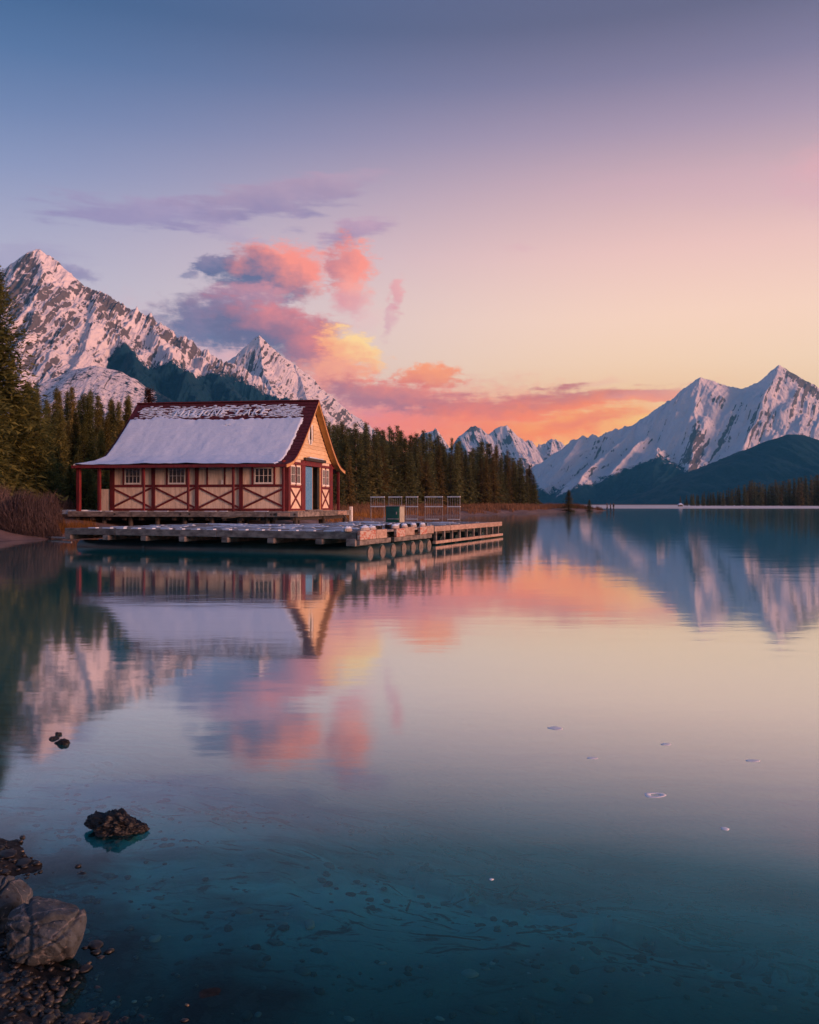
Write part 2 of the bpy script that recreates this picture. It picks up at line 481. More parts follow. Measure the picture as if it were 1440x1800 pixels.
def leaf_mat(name, c_dark, c_light, c_warm, translucent=0.45):
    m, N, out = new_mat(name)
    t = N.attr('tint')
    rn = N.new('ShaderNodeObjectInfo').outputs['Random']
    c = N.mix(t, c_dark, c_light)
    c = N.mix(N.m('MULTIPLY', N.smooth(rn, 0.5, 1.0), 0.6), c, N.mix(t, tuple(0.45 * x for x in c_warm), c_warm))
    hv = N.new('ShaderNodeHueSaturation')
    N.put(hv.inputs['Value'], N.m('MULTIPLY_ADD', N.m('FRACT', N.m('MULTIPLY', rn, 7.31)), 0.7, 0.65))
    N.put(hv.inputs['Color'], c)
    d = N.new('ShaderNodeBsdfDiffuse')
    N.put(d.inputs[0], hv.outputs[0])
    tl = N.new('ShaderNodeBsdfTranslucent')
    N.put(tl.inputs[0], hv.outputs[0])
    mx = N.new('ShaderNodeMixShader')
    mx.inputs[0].default_value = translucent
    N.t.links.new(d.outputs[0], mx.inputs[1])
    N.t.links.new(tl.outputs[0], mx.inputs[2])
    N.t.links.new(mx.outputs[0], out.inputs['Surface'])
    return m
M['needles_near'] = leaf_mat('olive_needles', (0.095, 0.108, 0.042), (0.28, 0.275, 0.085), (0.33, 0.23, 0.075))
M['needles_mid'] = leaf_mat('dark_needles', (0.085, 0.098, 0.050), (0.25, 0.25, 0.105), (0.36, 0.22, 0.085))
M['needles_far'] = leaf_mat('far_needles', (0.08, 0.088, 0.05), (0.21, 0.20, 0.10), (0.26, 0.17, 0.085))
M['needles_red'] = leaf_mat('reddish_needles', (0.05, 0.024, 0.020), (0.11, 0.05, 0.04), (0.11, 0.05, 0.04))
M['twig'] = leaf_mat('purple_brown_twigs', (0.060, 0.044, 0.046), (0.15, 0.108, 0.106), (0.15, 0.105, 0.098), .1)
M['twig_pale'] = leaf_mat('pale_brown_twigs', (0.10, 0.062, 0.058), (0.24, 0.15, 0.13), (0.23, 0.15, 0.12), .1)
M['straw'] = leaf_mat('orange_dry_grass', (0.14, 0.06, 0.02), (0.36, 0.18, 0.06), (0.34, 0.17, 0.06), .3)
M['brush'] = leaf_mat('russet_brush', (0.085, 0.046, 0.030), (0.25, 0.14, 0.085), (0.24, 0.13, 0.07), .25)
M['bark'] = simple('conifer_bark', (0.07, 0.05, 0.04), (0.035, 0.027, 0.022), 6, (1, 1, .3), .9, .02)

# ------------------------------------------------------------------ ground: lake bed, banks, point and far shore in one sheet
SHORE = np.array([(-400, 20), (-60, 27), (-24, 31.0), (-17.6, 33.2), (-15.6, 36.5), (-15.2, 41), (-14.4, 47), (-9, 50), (-5.0, 56), (-2.2, 70), (-1.0, 86),
                  (3.5, 101), (14.5, 128), (30, 165), (41.5, 186), (44.5, 193), (44, 198), (34, 215), (24, 245), (22, 285), (60, 300), (140, 292), (240, 262), (400, 235), (900, 150), (3000, 100)], float)
LAND = np.vstack([SHORE, [(8000, 100), (8000, 8000), (-8000, 8000), (-8000, 20)]])
NEAR = np.array([(-9, 6.6), (-3.2, 4.55), (-1.98, 3.92), (-1.50, 3.36), (-1.30, 2.98), (-1.02, 2.68), (-.76, 2.44), (-.45, 2.25), (0.2, 1.95), (1.4, 1.3), (4, -1), (8, -8), (8, -40), (-60, -40), (-60, 10)], float)
def sdist(poly, x, y):
    """signed distance to a polygon, positive inside"""
    shp = np.shape(x)
    x = np.ravel(x).astype(float); y = np.ravel(y).astype(float)
    best = np.full(x.shape, 1e18)
    ins = np.zeros(x.shape, bool)
    n = len(poly)
    for i in range(n):
        ax, ay = poly[i]
        bx, by = poly[(i + 1) % n]
        ex, ey = bx - ax, by - ay
        t = np.clip(((x - ax) * ex + (y - ay) * ey) / (ex * ex + ey * ey), 0, 1)
        best = np.minimum(best, (x - ax - t * ex) ** 2 + (y - ay - t * ey) ** 2)
        c = (ay > y) != (by > y)
        with np.errstate(divide='ignore', invalid='ignore'):
            xi = (bx - ax) * (y - ay) / (by - ay if by != ay else 1e-9) + ax
        ins ^= c & (x < xi)
    return np.where(ins, 1, -1).reshape(shp) * np.sqrt(best).reshape(shp)
def ground_h(x, y):
    x = np.asarray(x, float); y = np.asarray(y, float)
    s1 = sdist(LAND, x, y)
    s1 = s1 + (fbm(x * .12, y * .12, seed=3, octs=4) - .5) * np.clip(np.abs(y) * .03, .3, 6) * sstep(y, 20, 40)
    far = sstep(x, 20, 60) * sstep(y, 225, 285)                      # the flat snowy beach at the end of the lake
    bank = np.where(s1 > 0, .95 * (1 - np.exp(-s1 / 3.2)) + .012 * s1 * sstep(s1, 3, 20) + .05 * np.maximum(s1 - 30, 0) * sstep(s1, 30, 90) * (1 - sstep(s1, 300, 500)) , 0)
    bank = np.minimum(bank, 24)
    flat = np.where(s1 > 0, .10 + .004 * np.minimum(s1, 120) + .0 * s1, 0)
    land = bank * (1 - far) + flat * far
    s2 = sdist(NEAR, x, y)
    s2 = s2 + (fbm(x * 2.1, y * 2.1, seed=9, octs=4) - .5) * .30
    near = np.where(s2 > 0, .13 * s2 + .02 * (1 - np.exp(-s2 * 6)), 0)
    depth1 = np.where(s1 < 0, -(.10 * np.minimum(-s1, 8) + .045 * np.clip(-s1 - 8, 0, 60)), 0)
    depth2 = np.where(s2 < 0, -(.065 * np.minimum(-s2, 1.0) + .30 * np.clip(-s2 - 1.0, 0, 2.2) + .22 * np.clip(-s2 - 3.2, 0, 12)), 0)
    bed = np.maximum(np.maximum(depth1, depth2), -3.2)
    h = np.where((s1 > 0) | (s2 > 0), np.maximum(land, near), bed)
    r = np.hypot(x, y)
    h = h + (fbm(x * 5, y * 5, seed=21, octs=4) - .5) * .05 * (r < 14) + (fbm(x * .5, y * .5, seed=22, octs=4) - .5) * .20 * sstep(r, 14, 30) * (s1 > -2) * (1 - far)
    h = h + (fbm(x * .9, y * .9, seed=31, octs=3) - .5) * .18 * (bed < -.25) * (s1 <= 0) * (s2 <= 0)
    return h
def gz(x, y):
    return float(ground_h(np.array([x]), np.array([y]))[0])
_az = np.concatenate([np.linspace(-46, 46, 420), np.linspace(46, 314, 110)[1:-1]])
_rad = np.concatenate([[0.5], np.geomspace(1.2, 12, 110), np.geomspace(12.3, 420, 190), np.geomspace(440, 7600, 34)])
def polar_sheet():
    A, Rr = np.meshgrid(np.radians(_az), _rad)
    X, Y = Rr * np.sin(A), Rr * np.cos(A)
    nr, na = X.shape
    i = np.arange(nr - 1)[:, None] * na
    j = np.arange(na)[None, :]
    j2 = (j + 1) % na
    F = np.stack([i + j, i + j2, i + na + j2, i + na + j], -1).reshape(-1, 4)
    return X, Y, F
gx, gy, gf = polar_sheet()
gh = ground_h(gx, gy)
g_s1 = sdist(LAND, gx, gy)
far_m = sstep(gx, 30, 60) * sstep(gy, 225, 255) * (1 - sstep(gy, 700, 900))
def ground_mat():
    m, N, out = new_mat('shore_ground')
    geo = N.new('ShaderNodeNewGeometry').outputs['Position']
    sp = N.new('ShaderNodeSeparateXYZ')
    N.put(sp.inputs[0], geo)
    X, Y, Z = sp.outputs
    n1 = N.noise(geo, 0.8, 6, .62)
    n2 = N.noise(geo, 9.0, 5, .6)
    n3 = N.noise(geo, 46.0, 4, .6)
    vor = N.new('ShaderNodeTexVoronoi')
    N.put(vor.inputs['Vector'], geo)
    vor.inputs['Scale'].default_value = 26.0
    # banks: purple-brown gravel with paler stones, drier and more russet higher up
    bank = N.mix(N.smooth(n1, .35, .65), (0.13, 0.082, 0.072), (0.22, 0.14, 0.12))
    bank = N.mix(N.smooth(n2, .55, .75), bank, (0.10, 0.07, 0.06))
    bank = N.mix(N.m('MULTIPLY', N.smooth(Z, .35, .9), .7), bank, N.mix(n2, (0.17, 0.075, 0.035), (0.085, 0.05, 0.03)))
    # near shore: dark wet pebbles
    peb = N.mix(N.smooth(vor.outputs['Color'], .3, .8), (0.008, 0.007, 0.007), (0.022, 0.019, 0.018))
    nearf = N.smooth(Y, 16.0, 10.0)
    land = N.mix(nearf, bank, peb)
    # bed: teal-grey silt with dark drifts of weed
    sn = N.noise(N.vm('MULTIPLY', geo, (.8, 1.5, 1)), 1.1, 6, .62, 1.2)
    sn2 = N.noise(N.vm('MULTIPLY', geo, (1.1, 2.2, 1)), 3.0, 6, .7, 1.6)
    silt = N.mix(N.smooth(sn, .38, .66), (0.10, 0.38, 0.37), (0.035, 0.125, 0.125))
    silt = N.mix(N.smooth(sn2, .54, .63), silt, (0.007, 0.014, 0.015))
    silt = N.mix(N.smooth(n3, .68, .74), silt, (0.24, 0.36, 0.36))
    silt = N.mix(N.m('MULTIPLY', N.smooth(N.m('MULTIPLY_ADD', sn, .9, Y), 4.1, 2.95), .92), silt, (0.010, 0.022, 0.026))    # dark gravel, plus vignetting painted into the bed toward the camera
    silt = N.mix(N.smooth(Z, -.035, -.002), silt, peb)
    c = N.mix(N.smooth(Z, -.02, .025), silt, land)
    # snow on the far beach
    sno = N.m('MULTIPLY', N.attr('far'), N.smooth(N.noise(geo, .06, 4, .6), .30, .42))
    c = N.mix(sno, c, (0.74, 0.66, 0.62))
    principled(N, out, c, .85, N.m('MULTIPLY_ADD', n3, .3, n2), .03, .5, .25)
    return m
M['ground'] = ground_mat()
me = np_mesh('ground', np.stack([gx.ravel(), gy.ravel(), gh.ravel()], 1), gf, True, {'far': far_m}, [M['ground']])
ground = bpy.data.objects.new('ground', me)
COL.objects.link(ground)
tag(ground, 'gravel banks, grassy point and pale lake bed', kind='structure')

# ------------------------------------------------------------------ lake
def water_mat():
    m, N, out = new_mat('lake_water')
    geo = N.new('ShaderNodeNewGeometry').outputs['Position']
    big = N.noise(N.vm('MULTIPLY', geo, (.35, 1.0, 1)), .55, 4, .55)
    mid = N.noise(N.vm('MULTIPLY', geo, (.6, 1.6, 1)), 2.6, 4, .6)
    calm = N.smooth(N.noise(N.vm('MULTIPLY', geo, (.02, .09, 1)), 1.0, 3, .5), .35, .7)
    hgt = N.m('MULTIPLY_ADD', mid, N.m('MULTIPLY_ADD', calm, .20, .10), big)
    b = N.new('ShaderNodeBump')
    b.inputs['Strength'].default_value = .15
    b.inputs['Distance'].default_value = .035
    N.put(b.inputs['Height'], hgt)
    lw = N.new('ShaderNodeLayerWeight')
    lw.inputs[0].default_value = .5
    refl = N.ramp(lw.outputs['Facing'], [(0, (.02,) * 3), (.40, (.022,) * 3), (.485, (.03,) * 3), (.56, (.055,) * 3), (.625, (.095,) * 3), (.70, (.36,) * 3), (.78, (.66,) * 3), (.86, (.82,) * 3), (.93, (.90,) * 3), (1, (.92,) * 3)])
    gl = N.new('ShaderNodeBsdfGlossy')
    gl.inputs[0].default_value = (.98, .97, .97, 1)
    gl.inputs['Roughness'].default_value = .055
    N.t.links.new(b.outputs[0], gl.inputs['Normal'])
    tr = N.new('ShaderNodeBsdfTransparent')
    tr.inputs[0].default_value = (.50, .88, .88, 1)
    df = N.new('ShaderNodeBsdfDiffuse')
    df.inputs[0].default_value = (.003, .40, .40, 1)
    dep = N.attr('depth')
    turb = N.m('SUBTRACT', 1.0, N.m('POWER', 2.718, N.m('MULTIPLY', dep, -2.0)))
    sub = N.new('ShaderNodeMixShader')
    N.put(sub.inputs[0], turb)
    N.t.links.new(tr.outputs[0], sub.inputs[1])
    N.t.links.new(df.outputs[0], sub.inputs[2])
    mx = N.new('ShaderNodeMixShader')
    N.put(mx.inputs[0], refl)
    N.t.links.new(sub.outputs[0], mx.inputs[1])
    N.t.links.new(gl.outputs[0], mx.inputs[2])
    N.t.links.new(mx.outputs[0], out.inputs['Surface'])
    return m
M['water'] = water_mat()
me = np_mesh('lake', np.stack([gx.ravel(), gy.ravel(), np.zeros(gx.size)], 1), gf, True, {'depth': np.maximum(-gh, 0)}, [M['water']])
lake = bpy.data.objects.new('lake', me)
COL.objects.link(lake)
tag(lake, 'calm lake mirroring the sunset and the boathouse', kind='structure')

# ------------------------------------------------------------------ mountains: height fields grown from ridge and spur lines
def mountain_mat():
    m, N, out = new_mat('snowy_mountain')
    co = N.new('ShaderNodeNewGeometry').outputs['Position']
    rock, wood = N.attr('rock'), N.attr('wood')
    f = N.noise(N.vm('MULTIPLY', co, (1, .22, .30)), .06, 6, .72)
    f2 = N.noise(co, .06, 5, .65)
    rk = N.smooth(N.m('ADD', rock, N.m('MULTIPLY', N.m('SUBTRACT', f, .5), .7)), .41, .60)
    rockc = N.mix(f2, (0.055, 0.055, 0.062), (0.175, 0.150, 0.150))
    c = N.mix(rk, N.mix(f2, (0.66, 0.61, 0.64), (0.80, 0.74, 0.76)), rockc)
    trees = N.noise(N.vm('MULTIPLY', co, (1, 1, .5)), .11, 5, .75)
    wd = N.smooth(N.m('ADD', wood, N.m('MULTIPLY', N.m('SUBTRACT', trees, .5), 1.25)), .44, .56)
    woodc = N.mix(N.smooth(trees, .35, .65), (0.002, 0.020, 0.040), (0.006, 0.038, 0.068))  # blue of the distant haze is mixed into the forest colour
    c = N.mix(wd, c, woodc)
    principled(N, out, c, .85, N.m('MULTIPLY_ADD', f2, .5, f), 9.0, .8, .15)
    return m
M['mountain'] = mountain_mat()
def seg_height(x, y, line, slope, p=1.0):
    """height of the flanks falling away from one ridge line"""
    best = np.full(x.shape, -1e9)
    for (ax, ay, azz), (bx, by, bz) in zip(line[:-1], line[1:]):
        ex, ey = bx - ax, by - ay
        t = np.clip(((x - ax) * ex + (y - ay) * ey) / (ex * ex + ey * ey + 1e-9), 0, 1)
        d = np.hypot(x - ax - t * ex, y - ay - t * ey)
        best = np.maximum(best, azz + t * (bz - azz) - slope * d)
    return best
def mountain(lines, x0, x1, y0, y1, nx, ny, seed, gully=70.0, amp=.12, wood_fn=None, rock_bias=0.0, rough_crest=1.0, label='', floor=-20, rock_amt=1.0, gdir=(1.0, .25), all_wood=False, spots=(), strata=0.0, dip=.6, fine_amp=.22, fall=.2, xwarp=.5, crest_keep=0.5):
    xs, ys = np.linspace(x0, x1, nx), np.linspace(y0, y1, ny)
    X, Y = np.meshgrid(xs, ys)
    g = gully
    # warp, so that ribs and gullies wander
    wx = (fbm(X / (3.2 * g), Y / (3.2 * g), seed=seed, octs=4) - .5) * g * xwarp
    wy = (fbm(X / (3.2 * g), Y / (3.2 * g), seed=seed + 40, octs=4) - .5) * g * xwarp
    H = np.full(X.shape, -1e9)
    crest = np.full(X.shape, -1e9)
    for line, slope, is_crest in lines:
        sl = slope * (1 + .25 * (fbm(X / (2 * g), Y / (2 * g), seed=seed + 5, octs=3) - .5))
        h = seg_height(X + wx, Y + wy, line, sl)
        if is_crest:
            crest = np.maximum(crest, h)
        H = np.maximum(H, h)
    top = max(pt[2] for line, _, _ in lines for pt in line)
    rel = np.clip((top - H) / top, 0, 1)
    sxr = X + fall * Y + wx * .6
    rib = fbm(sxr / g * gdir[0], Y / g * gdir[1], seed=seed + 11, octs=5, gain=.55, ridged=True)
    fine = fbm(X / g * 3.1, Y / g * 2.0, seed=seed + 23, octs=4, gain=.6, ridged=True)
    near_crest = np.clip(rel / .25, crest_keep, 1)
    chute = fbm(sxr / (g * .42), Y / (g * 5.0), seed=seed + 51, octs=4, gain=.55, ridged=True)
    H = H + (chute - .6) * amp * .85 * top * np.clip(near_crest, .12, 1) ** 1.5
    H = H + (rib - .62) * amp * top * near_crest + (fine - .6) * amp * fine_amp * top * rough_crest
    H = np.maximum(H, floor - 5 + 10 * fbm(X / 90, Y / 90, seed=seed + 3, octs=3))
    dzx = np.gradient(H, xs, axis=1)
    dzy = np.gradient(H, ys, axis=0)
    steep = np.hypot(dzx, dzy)
    sx_ = (X + fall * Y + wx * .6)
    streak = fbm(sx_ / (g * .16), Y / (g * 4.5), seed=seed + 31, octs=5, gain=.58)
    patch = fbm(sx_ / (g * 1.6), Y / (g * 2.4), seed=seed + 37, octs=3)
    streak2 = fbm(sx_ / (g * .06), Y / (g * 2.4), seed=seed + 35, octs=4, gain=.6)
    rock = .5 + rock_bias + ((streak - .5) * .95 + (streak2 - .5) * 1.35 + (patch - .5) * .9 + (sstep(steep, .7, 1.7) - .62) * .6) * rock_amt
    if strata:                                            # ledges of the tilted rock beds
        q = H + dip * X + .25 * Y
        led = fbm(q / 17.0, (X - dip * H) / 150.0, seed=seed + 81, octs=4, gain=.6)
        rock = rock + (led - .5) * strata * sstep(H, .18 * top, .5 * top)
    Us, Vs = CU + FPX * X / Y, HZ - (H - EYE) * FPX / Y
    jit = (fbm(X / (g * .5), Y / (g * .5), seed=seed + 71, octs=4) - .5) * 1.3
    for su, sv, ru, rv, tilt, amt in spots:              # cliffs and clean snow fields, and one face's shade painted as rock
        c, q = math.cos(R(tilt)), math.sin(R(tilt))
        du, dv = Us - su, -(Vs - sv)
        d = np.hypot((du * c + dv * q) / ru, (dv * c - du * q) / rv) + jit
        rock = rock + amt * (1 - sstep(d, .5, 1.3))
    wood = np.full(X.shape, 1.0 if all_wood else 0.0)
    if wood_fn is not None:
        U = CU + FPX * X / Y
        wood = wood_fn(U, X, Y, H)
    i = np.arange(ny - 1)[:, None] * nx
    j = np.arange(nx - 1)[None, :]
    F = np.stack([i + j, i + j + 1, i + nx + j + 1, i + nx + j], -1).reshape(-1, 4)
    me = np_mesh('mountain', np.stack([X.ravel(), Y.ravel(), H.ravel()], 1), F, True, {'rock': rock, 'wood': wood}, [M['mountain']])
    o = bpy.data.objects.new('mountain', me)
    COL.objects.link(o)
    tag(o, label, kind='structure')
    return o
def PL(*pts):
    return [P(*p) for p in pts]
def tree_line(us, vs, D, soft, seed, spread=30):
    """woods below a line given by directions (u, v) at distance D"""
    zs = [EYE + (HZ - v) / FPX * D for v in vs]
    def fn(U, X, Y, H):
        z = np.interp(U, us, zs)
        n = (fbm(X / 60, Y / 60, seed=seed, octs=5, gain=.6) - .5) * spread * 2
        return np.clip(.5 + (z + n - H) / soft, 0, 1)
    return fn

# big pyramid peak on the left
crestA = PL((-260, 640, 3300), (-120, 585, 3150), (-20, 515, 3050), (20, 478, 3000), (44, 452, 3000), (65, 440, 3000), (88, 454, 3000), (110, 478, 3000), (138, 501, 3000), (165, 512, 3000),
            (187, 517, 3000), (205, 531, 3020), (240, 545, 3020), (262, 551, 3030), (280, 572, 3040), (302, 584, 3050), (345, 608, 3060), (382, 627, 3060), (420, 646, 3060), (470, 683, 3040), (510, 714, 3020), (600, 800, 3000))
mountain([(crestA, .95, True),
          (PL((65, 440, 3000), (74, 475, 2880), (66, 520, 2700), (52, 575, 2500), (30, 640, 2300)), .85, False),
          (PL((110, 478, 3000), (112, 525, 2800), (100, 580, 2600), (84, 640, 2350)), .9, False),
          (PL((165, 512, 3000), (172, 545, 2830), (152, 600, 2600), (128, 660, 2350)), .95, False),
          (PL((205, 531, 3020), (212, 575, 2830), (222, 612, 2660), (236, 650, 2500), (262, 700, 2300)), .8, False),
          (PL((262, 551, 3030), (285, 600, 2850), (320, 650, 2640), (352, 705, 2400)), .8, False),
          (PL((345, 615, 3060), (390, 668, 2800), (430, 715, 2500)), .75, False)],
         -1700, -180, 1750, 3500, 620, 360, 101, gully=95, amp=.06, rock_bias=-.10, rock_amt=.85, fall=.06, strata=.6, dip=.61, fine_amp=.34,
         spots=[(40, 495, 20, 55, -20, .42), (92, 470, 40, 8, -42, -.22), (170, 600, 42, 26, 50, -.26), (232, 570, 40, 10, -38, -.22), (345, 648, 12, 30, 35, -.5), (380, 652, 40, 8, -28, .12),  # first spot puts the left face's shade into its rock colour
                (215, 540, 80, 13, -30, .36), (300, 592, 60, 9, -40, .3), (62, 452, 14, 14, 0, .3), (150, 520, 30, 9, -30, .25), (105, 545, 26, 40, 20, .16), (130, 620, 40, 22, 55, -.12), (300, 615, 30, 10, -40, -.2)],
         wood_fn=tree_line([-200, 120, 175, 192, 204, 232, 246, 262, 276, 300, 325, 340, 352, 372, 400, 425, 460, 520],
                           [900, 760, 700, 636, 608, 606, 634, 648, 632, 624, 638, 662, 650, 636, 636, 640, 660, 680], 2700, 70, 7, 30),
         label='tall snowy pyramid peak with dark forest on its lower slope, behind the boathouse trees', gdir=(1.0, .3))
# rounded snowy foothill in front of it
mountain([(PL((30, 715, 1700), (75, 678, 1640), (130, 652, 1600), (178, 643, 1600), (215, 652, 1600), (250, 676, 1620), (290, 712, 1660), (340, 770, 1700)), .55, True)],
         -900, -360, 1250, 1950, 330, 200, 141, gully=80, amp=.05, rock_bias=-.22, rock_amt=1.0,
         wood_fn=lambda U, X, Y, H: np.clip(.30 + .22 * fbm(X / 26, Y / 26, seed=5, octs=3) + .5 * sstep(U, 235, 320), 0, 1),
         label='low rounded snowy foothill dotted with scrub below the pyramid peak', rough_crest=.3)
# second, sharper peak
mountain([(PL((372, 760, 3900), (398, 690, 3850), (410, 648, 3800), (424, 630, 3800), (436, 606, 3800), (447, 593, 3800), (455, 589, 3800), (464, 597, 3800), (480, 612, 3800), (498, 629, 3800), (520, 642, 3820), (545, 662, 3830), (556, 682, 3840),
               (572, 706, 3850), (590, 730, 3850), (620, 765, 3850), (680, 840, 3850)), 1.0, True),
          (PL((455, 589, 3800), (462, 640, 3600), (480, 680, 3400), (500, 720, 3200)), .9, False),
          (PL((520, 642, 3820), (540, 690, 3560), (560, 740, 3300)), .9, False)],
         -1150, -60, 3000, 4250, 420, 240, 171, gully=85, amp=.032, rock_bias=-.13, rock_amt=.8, fall=-.1, strata=.55, dip=.8, fine_amp=.34, label='sharp snowy peak rising just left of the boathouse gable', gdir=(1.1, .3), crest_keep=.3)
# far small summits between
mountain([(PL((560, 760, 7000), (592, 737, 7000), (606, 729, 7000), (620, 727, 7000), (634, 735, 7000), (646, 744, 7000), (668, 775, 7000), (700, 820, 7000)), .9, True)],
         -850, -60, 6200, 7500, 140, 90, 201, gully=120, amp=.07, label='far rounded snow summit peeking over the spruces beside the gable', crest_keep=.3)
mountain([(PL((715, 800, 7300), (735, 768, 7300), (742, 760, 7300), (752, 758, 7300), (762, 757, 7300), (767, 752, 7300), (772, 758, 7300), (775, 772, 7300), (800, 810, 7300)), 1.5, True)],
         -100, 480, 6800, 7700, 120, 80, 221, gully=90, amp=.04, rock_bias=.02, label='tiny block shaped far summit showing above the spruces', crest_keep=.3)
mountain([(PL((770, 815, 6800), (800, 781, 6800), (816, 763, 6800), (828, 750, 6800), (838, 749, 6800), (850, 756, 6800), (862, 768, 6800), (868, 754, 6850), (880, 748, 6850), (890, 747, 6850), (897, 756, 6850), (902, 772, 6850),
               (920, 782, 6900), (930, 775, 6900), (945, 786, 6900), (966, 773, 6950), (978, 773, 6950), (996, 783, 6950), (1030, 800, 6950), (1100, 850, 6950)), 1.0, True),
          (PL((832, 750, 6800), (846, 800, 6500), (870, 850, 6200)), .9, False), (PL((886, 747, 6850), (912, 800, 6500), (930, 850, 6200)), .9, False), (PL((972, 773, 6950), (965, 820, 6600), (960, 860, 6300)), .9, False)],
         150, 1750, 5900, 7400, 400, 170, 241, gully=130, amp=.085, rock_bias=-.05, strata=1.0, dip=.08, fine_amp=.3, spots=[(830, 754, 14, 7, 0, .45), (896, 764, 6, 14, 0, .5), (848, 775, 20, 6, -20, .25), (885, 778, 18, 5, 0, .3), (972, 778, 14, 4, 0, .25), (880, 757, 8, 8, 0, -.4)], label='distant twin headed snow mountains above the end of the spruce wood', crest_keep=.25,
         wood_fn=tree_line([700, 880, 930, 1000, 1100], [830, 838, 842, 838, 830], 6500, 40, 17, 20))
# the long snowy range on the right
crestR = PL((900, 905, 4700), (940, 866, 4750), (958, 832, 4800), (985, 793, 4900), (1003, 772, 5000), (1016, 768, 5000), (1036, 771, 5000), (1040, 766, 5000), (1052, 770, 5000), (1082, 757, 5000), (1108, 752, 5000), (1124, 745, 5000), (1130, 740, 5000), (1144, 736, 5000),
            (1158, 722, 5000), (1170, 712, 5000), (1186, 716, 5000), (1200, 703, 5000), (1212, 684, 5000), (1222, 668, 5000), (1230, 664, 5000), (1252, 670, 5000), (1285, 680, 5050), (1308, 683, 5050), (1340, 667, 5050),
            (1360, 650, 5050), (1374, 641, 5050), (1390, 649, 5050), (1405, 660, 5050), (1425, 672, 5050), (1440, 692, 5050), (1500, 720, 5050), (1600, 770, 5000), (1800, 880, 5000))
mountain([(crestR, .80, True),
          (PL((1230, 664, 5000), (1222, 720, 4700), (1226, 765, 4450), (1220, 800, 4250), (1212, 835, 4050)), .75, False),
          (PL((1124, 745, 5000), (1085, 785, 4650), (1040, 830, 4250), (1000, 872, 3900)), .7, False),
          (PL((1170, 712, 5000), (1150, 760, 4700), (1110, 800, 4400), (1080, 835, 4150)), .7, False),
          (PL((1374, 641, 5050), (1350, 690, 4750), (1330, 735, 4500), (1300, 790, 4200)), .68, False),
          (PL((1425, 672, 5050), (1420, 715, 4750), (1405, 760, 4450)), .7, False),
          (PL((1160, 790, 4400), (1160, 806, 4250), (1150, 835, 4000), (1135, 880, 3700)), .45, False),
          (PL((1016, 768, 5000), (985, 820, 4600), (955, 868, 4250)), .75, False)],
         450, 3700, 3400, 5650, 820, 320, 301, gully=150, amp=.052, rock_bias=-.235, rock_amt=1.0, fall=-.65, strata=.6, dip=-.35, fine_amp=.30,
         spots=[(1402, 662, 36, 11, -30, .55), (1432, 690, 26, 9, -38, .45), (1246, 674, 12, 5, -20, .3), (1262, 702, 12, 6, 0, .3), (1222, 792, 15, 40, -8, .42), (1206, 800, 10, 22, -20, .3),
                (1266, 768, 18, 15, 10, .22), (1308, 712, 9, 9, 0, .3), (1325, 752, 20, 6, 20, .28), (1290, 738, 10, 6, 40, .3), (1190, 730, 9, 18, -30, .25), (1216, 690, 9, 22, -35, .28),
                (1340, 700, 46, 20, -10, -.3), (1275, 688, 30, 9, -10, -.2), (1250, 735, 30, 22, 0, -.15), (1085, 792, 34, 5, 16, .25), (1160, 745, 26, 8, 30, .15), (1030, 800, 26, 6, 20, .2)],
         wood_fn=tree_line([900, 935, 960, 1000, 1030, 1060, 1090, 1120, 1140, 1160, 1185, 1205, 1225, 1300, 1440, 1600],
                           [846, 846, 862, 864, 852, 842, 830, 816, 806, 802, 815, 826, 838, 845, 840, 830], 4250, 90, 27, 40),
         label='long snow covered range with pink lit faces across the lake', gdir=(.9, .35), crest_keep=.25)
# dark forested hill before it
mountain([(PL((1120, 895, 3300), (1200, 842, 3350), (1226, 829, 3400), (1260, 812, 3400), (1300, 796, 3400), (1345, 776, 3400), (1385, 763, 3400), (1412, 765, 3400), (1440, 777, 3400), (1520, 800, 3400), (1700, 850, 3400)), .42, True)],
         780, 2700, 2700, 3900, 260, 120, 341, gully=60, amp=.05, all_wood=True, label='dark forested hill below the snowy range', rough_crest=.5, crest_keep=.3)

